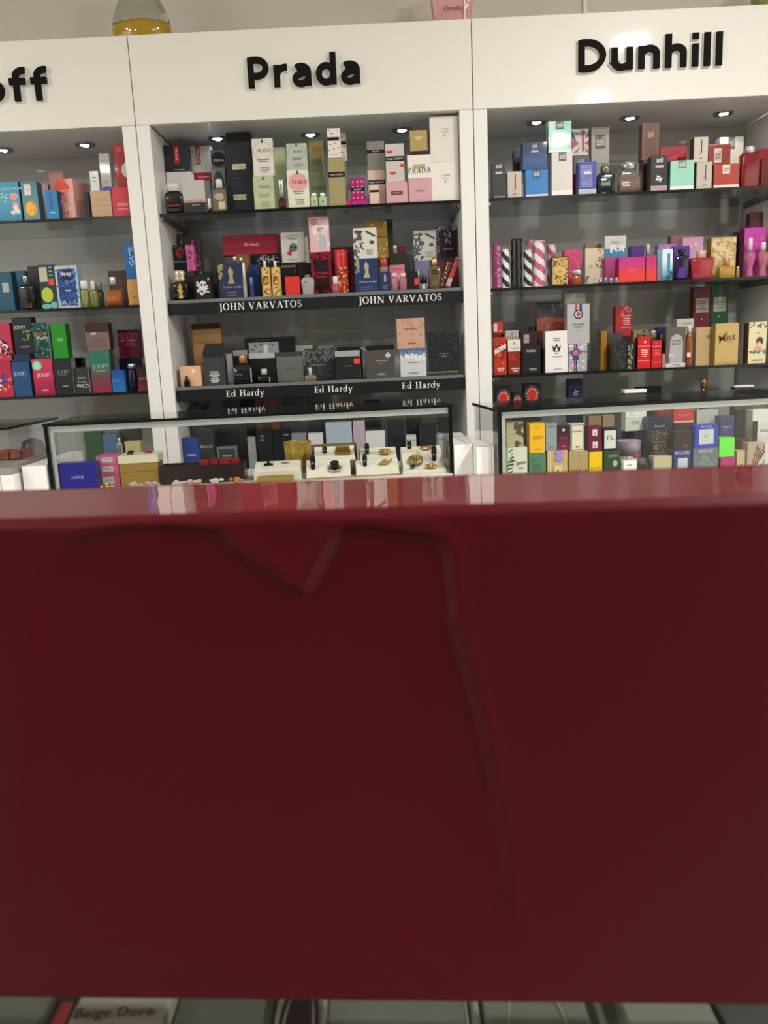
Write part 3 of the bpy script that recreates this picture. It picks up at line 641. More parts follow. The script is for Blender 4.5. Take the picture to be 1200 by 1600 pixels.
c(481.5, 504.5, 219.6, Y2, '9aa27e', 'olive green box with a golden oval emblem', [('e', .55, .72, .45, .25, 'b59a5c'), ('s', .6, .7, .08, 'PRADA', '6b5428'), ('L', .2, .2, .8, .4, 3, '7c8462')], on=a)
b(485, 496, 300.6, 306.5, .03, 'c3dcae', 'e8efe4', 'tiny pale green bottle, left of the two on the top shelf', capw=.7, D=[('e', .5, .5, .2, .1, '70a070')], trans=.2)
b(498, 510, 300.6, 306.5, .03, 'c3dcae', 'e8efe4', 'tiny pale green bottle, right of the two beside the gold box', capw=.7, D=[('e', .5, .5, .2, .1, '70a070')], trans=.2)
a = c(511.5, 537.5, 246.6, Y0, 'a0966a', 'tall khaki gold box with a black band', [('r', 0, .6, 1, .71, '1a1a1a'), ('t', .5, .655, .055, 'Prada CANDY', 'cfcfc6', 0, .8)])
LP = [(.25, .1, .09), (.6, .1, .09), (.9, .16, .08), (.1, .25, .08), (.45, .3, .09), (.8, .34, .09), (.2, .45, .09), (.6, .5, .09), (.35, .82, .1), (.8, .9, .09), (.12, .93, .08)]
c(510.5, 531, 200.5, Y0, 'e3dad4', 'white box strewn with small dark lips on top of the khaki gold box', [('M', '6d4550', LP), ('r', 0, .58, .9, .7, '18181a')], on=a, d=.03)
a = c(531, 540.5, 252, Y2, '8f9890', 'slim grey box behind the khaki gold box')
c(530.5, 540, 207, Y2, 'ddd2cc', 'small box strewn with dark lips half hidden behind its twin', [('M', '6d4550', [(u*2-.5, v, s*2) for u, v, s in LP]), ('r', 0, .58, 1, .7, '18181a')], on=a, d=.03)
a = c(541, 549, 314, Y0, 'c21c84', 'small magenta box at the foot of the khaki gold box', d=.02, name='miniature_box')
a = c(553.5, 572, 313.5, .03, 'c21c84', 'flat magenta box in front of the dotted pink box', d=.02, name='miniature_box')
c(547, 569, 279, Y1-.03, 'b0206c', 'pink box with pale rosettes and a black band', [('D', 3, 5, 'e08ab4', .09, .02, .04, .98, .98), ('r', 0, .55, 1, .68, '1c1a1e'), ('t', .5, .615, .06, 'CANDY', 'c8c8c8')], topcol='1c1a1e', d=.04)
a = c(574, 600.5, 266, Y1, 'ddc3b4', 'blush box with a black band under the silver box', [('r', 0, .62, 1, .74, '151517'), ('t', .5, .68, .07, 'Prada CANDY', 'd8d8d0')], d=.04)
c(572.5, 600, 220.5, Y1, '9e9c98', 'shiny silver box with a black band near the third spotlight', [('r', 0, .58, 1, .7, '151517'), ('t', .5, .64, .06, 'PRADA', 'c8c8c8')], on=a, met=.55, rough=.2, d=.04)
c(577, 591.5, 289, Y0, 'dcc0ae', 'slender blush box with a thin black band in front', [('r', 0, .62, 1, .74, '151517')], d=.02)
a = c(603, 636, 284, Y0, 'd3a2a6', 'dusty pink box with a dark name plate', [('r', .22, .4, .78, .58, '5c3b48'), ('s', .5, .49, .08, 'PRADA', 'd8b8bc')])
c(601.6, 630.5, 224.5, Y0, 'c9c0bd', 'white box with red lips and a black band', [('M', 'c0392f', [(.22, .78, .22), (.9, .42, .2), (.36, .22, .2)]), ('r', 0, .54, 1, .67, '19191b'), ('t', .5, .605, .055, 'Prada CANDY', 'c8c8c8')], on=a)
a = c(638, 674.5, 278.5, Y0, 'd0a0aa', 'pink box with a small grey plate under the large-lettered white box', [('r', .25, .42, .72, .54, 'c09aa2'), ('s', .5, .48, .07, 'PRADA', '4a3a40')])
a = c(636, 673, 242, Y0, 'e6e2da', 'white box with large black capitals and a gold plate', [('r', .25, .4, .75, .6, 'b7a878'), ('s', .5, .34, .24, 'PRADA', '1c1c1e', 0, 1.0)], on=a)
c(640, 667, 203.5, Y0, 'b09a62', 'gold cube box on top of the white box with large capitals', [('r', 0, 0, 1, .16, '3c1a1c'), ('L', .25, .6, .75, .75, 2, 'd4c79a')], on=a, rough=.22, coat=.6)
a = c(676, 719.5, 252.5, Y0, 'e6e2da', 'large white box with golden lettering, lower of the white pair', [('t', .5, .66, .045, 'LA FEMME', 'b8a888'), ('s', .5, .58, .05, 'PRADA', 'b8a888'), ('p', [(.46, .5), (.5, .53), (.54, .5), (.5, .46)], 'a89468')])
c(673, 717, 181.5, Y0, 'e0ddd2', 'tall white box with golden lettering, upper of the white pair', [('t', .52, .72, .04, "L'HOMME", 'b8a888'), ('s', .52, .65, .04, 'PRADA', 'b8a888'), ('p', [(.48, .58), (.52, .61), (.56, .58), (.52, .54)], 'a89468')], on=a, coat=.7)

# =================================================== MIDDLE CABINET, SECOND SHELF
SZ = shelf(0, 1)
a = c(276, 309, 430, Y3, '2c292b', 'dark box under the sketch-patterned box at the left wall', d=.05)
c(278, 310.5, 365, Y3, '3d3834', 'dark sketch-patterned clear-fronted box at the left end', [('N', 40, 'a8a096', 0, .02, 1, .98, .09, .3), ('r', .45, .1, .9, .8, '6c2a3c'), ('N', 14, 'd0b8b0', .45, .1, .9, .8, .08, .4)], on=a, coat=.6)
a = c(264, 287, 424, Y2, '403c38', 'dark carton half hidden behind the crowned black bottle', d=.04)
c(264, 286, 383, Y2, '17181a', 'black box with a red rose and a teal band', [('e', .5, .68, .3, .2, 'a8372a'), ('N', 8, '5a1c18', .3, .55, .7, .8, .1), ('r', 0, .32, 1, .4, '3c8a96'), ('N', 10, '7c7a70', 0, .85, 1, .98, .07)], on=a)
a = c(288, 303, 424, Y1, '332c30', 'small dark carton under the magenta tube', d=.03)
can(288, 303, 383, Y1, ['c04a92'], 'magenta glass tube of perfume at the left end', on=a, rough=.08, D=[('N', 10, '701a50', .1, .1, .9, .9, .12), ('r', .15, 0, .25, 1, 'f0c8e0')])
b(267, 292, 422, 440, Y0, '0d0d0f', 'cfc6a8', 'black bottle with a gold figure and a pale crown-shaped stopper', D=[('p', [(.4, .1), (.7, .1), (.62, .5), (.68, .7), (.55, .95), (.42, .7), (.48, .5)], 'b8954a'), ('N', 6, 'd8bb70', .4, .15, .7, .85, .07)], capw=.8, trans=.1, capmet=.6, capprof=[(0, .7), (.3, .9), (.5, .7), (.7, 1), (.85, .8), (1, .9)])
c(303, 328.5, 429, Y0, '141416', 'black box with a white skull and roses', [('N', 34, 'c9c8c4', .15, .2, .85, .8, .12), ('e', .5, .55, .22, .2, 'd6d4ce'), ('e', .42, .58, .06, .05, '1c1c1c'), ('e', .6, .58, .06, .05, '1c1c1c')])
a = c(318, 338, 424, Y2, '241c20', 'dark plum box behind the white skull box')
c(367, 389, 398, Y2, '7b5a2e', 'brown gold box behind the big navy box')
c(339.7, 378, 412.5, Y0, '263050', 'big navy box with a gold cat figure and script', [('N', 16, '9a8a58', 0, .55, .14, .98, .1), ('p', [(.36, .42), (.66, .42), (.58, .6), (.62, .78), (.5, .92), (.4, .78), (.46, .6)], 'a8986a'), ('t', .55, .32, .11, 'Christian Audigier', '9c98a8', 0, .8), ('L', .2, .05, .8, .2, 2, '6a6c80')])
b(363.5, 370, 400, 411, Y1, '4a4a52', 'ded8cc', 'small silver spray top, left of the two above the navy box', shape='cyl', capw=.9, capmet=.8)
b(373.5, 380, 402, 411, Y1, '4a4a52', 'ded8cc', 'small silver spray top, right of the two above the navy box', shape='cyl', capw=.9, capmet=.8)
b(378.5, 384.5, 410, 436, .03, 'd8d4d0', 'efe8e0', 'slim white vial at the right edge of the big navy box', shape='cyl', capw=.7, prof=[(0, .9), (.02, 1), (1, 1)])
a = c(390, 436, 397, Y3-.02, '17181c', 'black box with pale script lettering under the long crimson box', [('N', 18, '9c9a98', .25, .8, .95, .97, .05), ('t', .6, .88, .08, 'Ed Hardy', 'c8c6c0')], d=.06)
c(347, 434, 367, Y3-.02, '9c2238', 'long crimson box with silver script lying across the boxes', [('t', .52, .5, .2, 'Ed Hardy', 'e8c8cc', 0, .34)], on=a, d=.05)
c(388, 404.5, 414, Y1, '1f3468', 'deep blue box with a blue spray in front', [('N', 14, '3a549a', 0, 0, 1, 1, .12)], d=.04)
b(389.5, 396, 432.7, 446, .032, '2b58a4', '4a78c0', 'slim blue spray tube before the deep blue box', shape='cyl', capw=.95, prof=[(0, .9), (.02, 1), (1, 1)])
for i, (q0_, q1_) in enumerate(((406.2, 420.8), (422.2, 437))):
    r_ = can(q0_, q1_, 418, Y0, ['d8b868'], ['gold tattoo-patterned tin, left of the pair', 'gold tattoo-patterned tin, right of the pair'][i], rough=.2, D=[('N', 22, '8a5a20', .12, .05, .9, .95, .12), ('e', .5, .55, .25, .16, '7c3a26')], group=None)
    b((q0_+q1_)/2-3, (q0_+q1_)/2+3, 407, 417, Y0+.012, 'e8dcc0', 'f0e8d8', ['tiny white spray vial standing on the left gold tin', 'tiny white spray vial standing on the right gold tin'][i], on=r_, shape='cyl', capw=.7)
a = c(438.5, 463, 410.6, Y2, '141316', 'black box with arched pale lettering under the skull box', [('t', .5, .9, .07, 'LOVE & LUCK', 'b8b0a8'), ('r', .84, .7, .9, .82, 'a82c34')])
a2_ = c(463.8, 485, 411, Y2, '18151a', 'plain black box right of the one with arched lettering')
c(438, 474.5, 363, Y2, 'c6c7be', 'white box with a skull and a red rose', [('t', .5, .88, .06, 'LOVE KILLS', '5c5c58'), ('t', .5, .78, .06, 'Ed Hardy', '3c3c3c'), ('e', .52, .5, .18, .15, '6c6f70'), ('e', .45, .5, .05, .04, '26282a'), ('e', .6, .5, .05, .04, '26282a'), ('N', 7, 'a83a2c', .3, .28, .5, .42, .09), ('L', .2, .08, .8, .14, 1, '9c9c94')], on=a, d=.03)
c(475.5, 481.5, 370, Y2, 'd0cfc8', 'slim white box standing at the right of the skull box', on=a2_, d=.03)
c(445, 467.5, 432, Y0, 'd2352f', 'plain bright red box on the second shelf', d=.03)
b(469, 490.5, 429, 432, Y0, 'a0a0a0', '8c8c8c', 'grey domed bottle shaped like a tombstone beside the red box', prof=[(0, .82), (.02, .86), (.3, .84), (.55, .97), (.75, 1), (.88, .85), (.96, .55), (1, .25)], trans=0, rough=.3, ex=3, D=[('e', .35, .7, .1, .06, '7c7c7c')])
a = c(484.5, 516, 394, Y1, '8c1228', 'crimson box with black lace printing', [('r', .14, .12, .9, .82, '2a1118'), ('N', 16, '200c12', .05, .75, .95, .95, .1), ('N', 14, '200c12', .05, .06, .95, .25, .1), ('t', .5, .52, .07, 'Christian', 'b8283c'), ('t', .5, .43, .07, 'Audigier', 'b8283c')])
c(481.5, 513, 339, Y1, 'dcb6b8', 'pink picture box on top of the crimson lace box', [('e', .25, .86, .18, .09, 'c8848c'), ('N', 12, 'e8d8d8', .3, .2, .95, .8, .2, .6), ('N', 6, 'b89a64', .4, .55, .8, .7, .1), ('e', .65, .3, .2, .22, 'b4bcc4')], on=a)
c(517, 551, 386, Y3, '5e0f1c', 'dark red flat-topped box at the back of the second shelf', d=.05)
r_ = can(521, 543, 390, Y0+.03, ['c0252c'], 'tall red tin with golden flame drawing', rough=.18, D=[('N', 26, 'd8b060', .25, .02, .9, .6, .1), ('N', 10, '7c1218', .2, .05, .8, .6, .12), ('t', .55, .88, .03, 'Ed Hardy', 'e8a0a0')])
b(518.3, 529.5, 431, 444, .022, 'd87888', 'e4e0dc', 'small pink spray in front of the red tin', shape='cyl', capw=.75, prof=[(0, .9), (.02, 1), (1, 1)])
c(544, 552.5, 392, Y1, '4a1a20', 'narrow dark red patterned box right of the red tin', [('N', 20, '8a3030', 0, 0, 1, 1, .2)], d=.03)
a = c(553.5, 589.5, 404, Y0, '27365e', 'navy box with a gold cat figure under the white floral box', [('N', 12, '9a9478', 0, .6, .18, .98, .1), ('p', [(.36, .42), (.66, .42), (.58, .6), (.62, .78), (.5, .92), (.4, .78), (.46, .6)], 'a8a280'), ('t', .55, .3, .11, 'Christian Audigier', 'a8a8b8', 0, .8), ('L', .2, .05, .8, .18, 2, '5c6a90')])
FL = [('N', 34, '55585a', .02, .05, .42, .9, .09, .6), ('p', [(.5, .86), (.56, .92), (.95, .74), (.92, .68)], '4a4a4a'), ('e', .78, .52, .1, .06, '4a4c4a'), ('e', .3, .87, .12, .04, '3c3e40'), ('L', .5, .1, .85, .3, 3, 'a0a098')]
c(551, 588, 356, Y0, 'd0d0c6', 'white box with grey roses, taller left one of the rose boxes', FL, on=a)
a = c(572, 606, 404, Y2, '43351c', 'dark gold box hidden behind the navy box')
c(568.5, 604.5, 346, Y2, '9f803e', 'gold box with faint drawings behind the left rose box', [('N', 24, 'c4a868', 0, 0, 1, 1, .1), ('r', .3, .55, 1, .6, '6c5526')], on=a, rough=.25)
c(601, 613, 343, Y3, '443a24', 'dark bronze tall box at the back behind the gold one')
a = c(592, 610, 425.5, Y0, '223158', 'small navy box with a gold figure', [('p', [(.4, .5), (.62, .5), (.6, .85), (.5, .92), (.42, .8)], 'a09878'), ('L', .2, .1, .8, .35, 2, '5c6a90')], d=.03)
b(593, 606, 404, 416, Y0+.004, 'bcb0aa', 'b8362c', 'squat silver bottle with a red lid on the small navy box', on=a, capw=.95, shape='cyl', dep=.025)
a = c(608, 640, 396, Y2, '2f3324', 'dark green box with a small silver cap and a maroon box above', [('r', .1, .55, .9, .62, '22251b')], d=.05)
b(613.5, 620.5, 383, 388, Y2, 'd0ccc4', 'eceae4', 'small silver-capped vial standing on the dark green box', on=a, shape='cyl', capw=.9)
c(622, 635, 384, Y2, '5c1a2a', 'small maroon box standing on the dark green box', on=a, d=.03)
c(608, 632, 414, Y1-.012, 'cf7f92', 'pink box with a script name behind pink vials', [('t', .5, .84, .1, 'Ed Hardy', '8a3c50'), ('e', .5, .5, .3, .15, 'e0a8b4')], d=.04, sidecol='b86a7e')
b(611, 621.5, 426, 432, .026, 'dd9aa4', 'e8c8c8', 'pink vial, left of the two before the pink box', shape='cyl', capw=.8)
b(624, 635.5, 426, 432, .026, 'dd9aa4', 'e8c8c8', 'pink vial, right of the two before the pink box', shape='cyl', capw=.8)
c(637, 653, 424, Y0, '141416', 'black box with a small red price sticker', [('r', .62, .28, .98, .6, 'e0402e')], d=.03)
b(651.5, 655.5, 423, 432, Y1, 'c0bcb8', 'eae8e4', 'thin silver-capped vial behind the black box with the red sticker', shape='cyl', capw=.9)
b(656, 668, 431, 442, Y0-.006, 'b8b4b0', '101012', 'clear small bottle with a black cap', trans=.7, capw=.9, D=[('r', .35, .1, .65, .7, 'd8d4d0')])
b(669, 689, 400.5, 415, Y0+.006, '6c5c42', 'd4b67c', 'rounded bronze bottle with a gold ball cap', trans=.2, capw=.52, capmet=.8, prof=[(0, .84), (.04, .95), (.5, 1), (.8, 1), (.93, .85), (1, .4)], ex=4, capprof=[(0, .5), (.2, .95), (.5, 1), (.8, .8), (1, .4)], D=[('L', .2, .6, .8, .85, 2, '2c261c'), ('o', .5, .28, .16, .1, 'b8a888', .0008)])
a = c(648, 671, 407.5, Y2, '777a94', 'lilac-grey box under the right rose box', d=.045)
c(645.5, 681, 360, Y2, 'c2c2b8', 'white box with grey roses, right one of the rose boxes', FL, on=a)
a = c(685, 720, 406.5, Y2, '6f2430', 'wine red box under the black lace box', [('N', 8, '8c3a40', .1, .1, .9, .9, .1)])
c(687, 720, 353, Y2, '2a262e', 'black lace box with a lilac emblem at the right end', [('r', .14, .08, .97, .92, '14131a'), ('N', 40, '8c8890', 0, .88, 1, 1, .05), ('N', 14, '8c8890', 0, .1, .13, .9, .05), ('N', 10, '85779c', .4, .5, .7, .82, .1), ('r', .3, .3, .8, .36, 'a04a6c')], on=a, coat=.6)
for (xa_, ya_, xb_, yb_, cols, lb, Yt) in ((690, 452, 702, 410, '4a2c24', 'black and red patterned tube leaning right', .036), (699, 451, 716, 402, 'b8506c', 'pink tube with an orange sticker leaning right', .062)):
    p0 = on_y(xa_, ya_, Yt); p1 = on_y(xb_, yb_, Yt); p0.z = SZ+.006; mb = MB(); L = (p1-p0).length
    mb.box(-.0085, .0085, 0, .016, 0, L, mat(cols, .3, 0, .4), .001); deco(mb, [('N', 14, 'c9b8a8' if cols[0] == '4' else 'e09aa8', 0, 0, 1, 1, .18)]+([('r', 0, .35, .9, .6, 'e04a2a'), ('r', 0, .05, 1, .3, 'c8c0bc')] if cols[0] == 'b' else []), -.0085, .0085, 0, L, 0)
    o = mb.build('perfume_tube', loc=p0); o.rotation_euler.y = math.atan2((p1-p0).x, (p1-p0).z); tag(o, lb, 'perfume tube')

# =================================================== MIDDLE CABINET, THIRD SHELF
SZ = shelf(0, 2)
a = c(299, 344, 571, Y2, 'd8b99a', 'translucent beige box under the tall tan box', coat=.6)
c(298.5, 344, 505.6, Y2, 'a87f4e', 'tall tan box with a dark brown top band', [('r', 0, .87, 1, 1, '3b2420'), ('t', .5, .54, .05, 'JOHN VARVATOS', '7c5a34')], on=a)
c(280, 313, 572, Y0, 'd8b08c', 'peach-beige box with a pale square emblem', [('e', .65, .75, .1, .1, 'f0dcc4')])
b(287, 296, 587, 593, .022, '140c0e', '0e0e10', 'tiny black bottle before the peach-beige box', capw=.4, trans=.1)
r_ = c(316, 349.5, 551, Y0, '3b3c3e', 'open charcoal box with white lines of print and raised flaps', [('L', .22, .08, .75, .44, 7, 'c8c8c4'), ('r', 0, .86, 1, 1, '26272a')], name='open_perfume_box')
hw = (r_.x1-r_.x0)/2; hh = r_.z1-r_.z0; mb = MB()
mb.add([(-hw, .002, hh), (hw, .002, hh), (hw, .03, hh+.034), (hw*.25, .03, hh+.034), (0, .026, hh+.027), (-hw*.25, .03, hh+.034), (-hw*.8, .03, hh+.034)], [[0, 1, 2, 3, 4, 5, 6]], mat('2a2b2d', .5))
mb.add([(-hw, .004, hh), (hw, .004, hh), (hw, .032, hh+.034), (-hw*.8, .032, hh+.034)], [[0, 1, 2, 3]], mat('2a2b2d', .5)); f_ = mb.build('flap', r_.o)
c(352, 362.5, 553, Y2, '9fa1a2', 'narrow silver box behind the open charcoal box')
c(363.5, 386, 545, Y2, '1d1b1c', 'black box with a woody gold edge behind the big black bottle', [('r', 0, .8, 1, .96, '8a8f92'), ('r', .85, .1, .95, .96, 'a08a5c')], topcol='0c0c0c')
b(363, 393, 555, 567, Y0, '101113', 'b88a50', 'big black bottle with a wooden gold cap', trans=.1, capw=.36, capmet=.3, prof=[(0, .95), (.02, 1), (.78, 1), (.88, .75), (.94, .4), (1, .32)], D=[('t', .3, .45, .05, 'VINTAGE', '8c8c8c'), ('p', [(.9, .08), (.96, .08), (.96, .7), (.9, .7)], 'a8a8a0')])
a = c(388.5, 429, 551.5, Y1, '141517', 'black box with a silver top band behind the small black bottle', [('r', 0, .82, 1, 1, 'a7abab')], d=.045)
c(381.5, 459, 527.5, Y2, '101113', 'wide black display box with a silver window', [('r', .08, .5, .68, .9, '8e9090'), ('N', 16, '5c5e60', .1, .52, .66, .88, .05, .4), ('r', .38, .5, .46, .84, 'c8c8c4'), ('t', .36, .95, .035, 'JOHN VARVATOS', '7a7a7a')], base=SZ, d=.06)
b(402, 422.5, 576, 585, Y0, '0d0e10', 'c8c8c4', 'small black bottle with a silver cap', trans=.1, capw=.45, prof=[(0, .95), (.02, 1), (.78, 1), (.88, .75), (.94, .4), (1, .32)], D=[('p', [(.88, .1), (.95, .1), (.95, .6), (.88, .6)], 'a8a8a0')])
a = c(430.5, 472.5, 550, Y1, '8b8d88', 'brushed silver box with a dark top band', [('r', 0, .85, 1, 1, '3c3e40'), ('t', .5, .44, .06, 'ARTISAN', '4a4a48')], met=.75, rough=.28)
c(449, 488, 540, Y3, 'd8d6ce', 'white flat box at the back above the silver box')
c(475, 521, 544, Y1, '2c3032', 'black box with a leafy relief upper half', [('N', 60, '5c625f', 0, .6, 1, .98, .07), ('N', 30, '3c4242', 0, .1, 1, .6, .07), ('t', .45, .47, .06, 'JOHN VARVATOS', '8a8e8c', 0, .55)])
b(475.5, 494, 574, 586, Y0, 'b9a789', 'c8cac4', 'small clear textured bottle with a silver top', trans=.6, capw=.3, ex=5)
c(523, 561.5, 548, Y0, '1f2123', 'black box with a silver top band and an orange-red sticker', [('r', 0, .8, 1, 1, '9ca09f'), ('r', .76, .54, .99, .72, 'e84a38'), ('t', .5, .47, .05, 'john varvatos', '8c8c8c', 0, .6)], sidecol='c8c8c8')
c(496, 523, 539.5, Y3-.03, '77797a', 'grey box at the back above the leafy relief box')
c(526, 565, 542, Y2, '1a1b1d', 'flat black box at the back above the silver-banded one', dy=0)
r_ = c(571, 616, 547, Y0, '4c4b45', 'open olive-grey box with a lilac diamond sticker', [('t', .55, .62, .07, 'john varvatos', 'c0beb4', 0, .6), ('t', .52, .52, .04, 'vintage', 'a09e94'), ('p', [(.66, .8), (.78, .92), (.88, .8), (.76, .7)], 'c8b4c8'), ('L', .35, .1, .7, .18, 2, 'a8a69c')], name='open_perfume_box')
hw = (r_.x1-r_.x0)/2; hh = r_.z1-r_.z0
mb = MB(); mb.add([(-hw, .043, hh), (hw, .043, hh), (hw, .043, hh+.018), (-hw, .043, hh+.018)], [[0, 1, 2, 3]], mat('121214', .5)); mb.build('flap', r_.o)
for s, t_ in ((-1, .028), (-1, -.012), (1, -.024)):
    mb = MB(); mb.box(-.0008, .0008, 0, .02, 0, .03, mat('b8b6b0' if t_ > -.02 and t_ < .02 else '2a2a2a', .4)); f_ = mb.build('flap', r_.o, loc=(s*(hw-.004), .012, hh)); f_.rotation_euler.y = 1.1*(1 if t_ > 0 else -1)
a = c(624.5, 665, 544.5, Y0, 'c4c7c8', 'white sandy box with a blue sky top', [('r', 0, .8, 1, 1, '4a6c98'), ('N', 24, '6d8ab0', 0, .72, 1, .88, .1), ('N', 20, 'dcdcda', 0, .6, 1, .78, .1), ('t', .5, .5, .07, 'john varvatos', '6a7078', 0, .6), ('L', .3, .08, .7, .16, 2, '7c8288')], name='perfume_box')
c(618.5, 662.5, 484, Y0, 'c39a86', 'peach box with a smoky dark top on the sandy box', [('r', 0, .78, 1, 1, '33373a'), ('N', 20, 'b08a78', 0, .0, 1, .76, .08), ('t', .5, .5, .06, 'john varvatos', '6c4c40', 0, .6), ('L', .35, .1, .7, .16, 1, '7c5c50')], on=a, topcol='1c1e20')
a = c(669, 717, 580.5, Y0, '33352f', 'dark green-grey low box at the right end of the third shelf', [('r', 0, .8, .98, 1, 'a08a58')], d=.05)
c(668.5, 717, 518, Y0, '1f2223', 'large black crackle-textured box at the right end', [('N', 40, '34393a', 0, 0, 1, 1, .1, .2), ('t', .5, .45, .045, 'john varvatos', '8c8c84', 0, .5), ('t', .5, .38, .04, 'DARK', '8c8c84')], on=a, d=.05)

# =================================================== MIDDLE CABINET, LOWEST SHELF (seen over and through the case)
SZ = shelf(0, 3)
dk = [('281|307|684', '27408a', 'blue box seen through the middle case', [('L', .15, .45, .85, .55, 1, '90a0c8')]),
      ('309|333|671', '2e3336', 'dark grey box with pale capital lettering seen through the case', [('t', .5, .6, .07, 'BLACK', 'a8a8a8')]),
      ('386|398.5|683', '8d938f', 'grey slim box behind the hat box', [])]
for s_, col_, lb, D_ in dk:
    q = [float(x) for x in s_.split('|')]; c(q[0], q[1], q[2], Y0, col_, lb, D_)
c(335, 371, 640, Y1, '14171a', 'tall black box behind the red trunk, seen through the case', [('r', .1, .8, .16, .95, 'c8c8c8')])
c(338, 369.5, 698, Y0, '6b706c', 'small grey framed box behind the red contents of the trunk', [('r', .1, .1, .9, .9, '3c4040'), ('L', .25, .4, .75, .7, 2, '8c908c')], d=.03)
c(373, 384, 668, Y1, '202426', 'narrow dark box between two grey ones on the lowest shelf')
c(400, 424.5, 672, Y0, '17181d', 'black box with tiny print, left of the pair behind the gold basket', [('L', .2, .7, .5, .9, 2, '6c6c70')])
c(425.5, 453.5, 672, Y0, '12161f', 'black-blue box with a wine side, right of the pair behind the gold basket', [('L', .6, .85, .9, .9, 1, '8c8c90')])
c(455, 478, 677, Y0, '7d8288', 'grey box behind the gold basket')
c(481, 504, 658, Y1, '1a1c1e', 'black box above the white one on the lowest shelf')
c(481, 504, 677, Y0, 'cfd2ce', 'white box right of the gold basket on the lowest shelf')
c(508, 549, 660, Y0, 'a3b4c4', 'pale blue box seen behind the brown tray', [('r', 0, 0, 1, .1, '8ab8d8')])
c(551, 569.5, 658, Y0, 'b5a3b0', 'dusky pink box beside the pale blue one', [('r', 0, 0, 1, .12, 'b86890')])
a = c(571, 601, 673, Y0, 'd5d6d2', 'white box with a dark lid behind the jewellery tray', [('r', .3, .2, .7, .35, '9fb4c4')])
c(571, 601, 669.5, Y0, '2c2e30', 'flat dark box lying on the white box', on=a, d=.03)
c(604, 632, 656, Y1, '1c2328', 'dark glossy box, left of three behind the right tray', coat=.6)
c(634.5, 650, 680, Y0, 'c4c6c0', 'small white label box behind the right tray', [('t', .5, .8, .1, 'BLACK', '4c4c4c')])
c(634, 658, 652, Y2, '1a1d20', 'dark box behind the small white label box')
c(654, 690, 663, Y1, '202428', 'dark glossy wide box, right of three behind the right tray', coat=.6)
c(280, 330, 622, Y3, '565d59', 'grey-green wide box at the left end of the lowest shelf', coat=.6)
c(297, 315, 634, Y2, '394042', 'dark grey box in front of the grey-green wide one')
c(374, 396, 624, Y3, '17120f', 'black box left of the rust brown boxes on the lowest shelf')
c(398, 408, 624, Y2, '5d2a1c', 'rust brown box, left of two under the third shelf')
c(421, 433, 624, Y2, '6e2f1c', 'rust brown box, right of two under the third shelf')
c(440, 480, 622, Y3, '454b4c', 'grey box right of the rust brown boxes')
c(484, 502, 630, Y3, '3b2014', 'dark brown low box on the lowest shelf', coat=.5)
a = c(520, 565, 634, Y2, '2a2522', 'dark box carrying a flat orange carton')
c(526, 563, 628, Y2, 'b0623f', 'flat orange carton lying on the dark box', on=a, d=.05)
c(568, 594, 625, Y2, '0f1011', 'black flat-topped box right of the flat orange carton')

# =================================================== LEFT CABINET, TOP SHELF
SZ = shelf(-1, 0)
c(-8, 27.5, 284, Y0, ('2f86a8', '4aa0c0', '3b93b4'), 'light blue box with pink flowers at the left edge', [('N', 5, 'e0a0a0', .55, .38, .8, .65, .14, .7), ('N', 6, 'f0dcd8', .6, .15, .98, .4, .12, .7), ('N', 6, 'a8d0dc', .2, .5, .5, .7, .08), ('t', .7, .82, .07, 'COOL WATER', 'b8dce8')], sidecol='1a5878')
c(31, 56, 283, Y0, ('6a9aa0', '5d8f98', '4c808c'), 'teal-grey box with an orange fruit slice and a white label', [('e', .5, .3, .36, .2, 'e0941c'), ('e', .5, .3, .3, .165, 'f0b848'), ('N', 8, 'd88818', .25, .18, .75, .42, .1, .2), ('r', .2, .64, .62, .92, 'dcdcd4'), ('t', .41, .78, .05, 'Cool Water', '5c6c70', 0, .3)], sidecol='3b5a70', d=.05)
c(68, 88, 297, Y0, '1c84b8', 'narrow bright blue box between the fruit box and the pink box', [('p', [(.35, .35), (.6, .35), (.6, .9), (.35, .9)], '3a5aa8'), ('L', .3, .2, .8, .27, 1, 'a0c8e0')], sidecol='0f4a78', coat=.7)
r_ = place(87, 114, 283, Y1)
mb = MB(); W = r_.x1-r_.x0+.012; H = r_.z1-r_.z0; mb.box(-W/2, W/2, 0, .105, 0, H, mat('d8958e', .2, 0, .6), .0008)
deco(mb, [('N', 10, 'e8b8b0', .05, .05, .95, .6, .12), ('e', .3, .82, .38, .2, 'e0563c'), ('N', 6, 'dc4a34', .05, .62, .75, .95, .2, .7), ('t', .35, .72, .05, 'COOL WATER', 'f0c0b4'), ('L', .1, .15, .7, .2, 1, 'b87870')], -W/2, W/2, 0, H, 0)
mb.add([(W/2+.0003, y, z) for y, z in ((.001, .001), (.104, .001), (.104, H-.001), (.001, H-.001))], [[0, 1, 2, 3]], mat('dc9a94', .2, 0, .6))
tag(mb.build('perfume_box', loc=((r_.x0+r_.x1)/2+.006, Y1-.03, SZ+.0002), rz=math.radians(-14)), 'pink cellophaned box with a red-orange top turned to show its side', 'perfume box')
c(64, 74, 287, Y3, 'b88a86', 'dusty pink low box behind the narrow blue box')
c(75.5, 98, 268, Y3, 'b47e78', 'dusty pink box at the back of the left top shelf')
c(130, 137.5, 300, Y0, '17181a', 'thin black box between the pink and beige boxes')
a = c(140, 172, 298, Y0, 'bd9f80', 'beige two-tiered box under the white and grey boxes', [('r', 0, .44, 1, .455, '8c7258'), ('L', .3, .62, .75, .68, 1, '9c8468')])
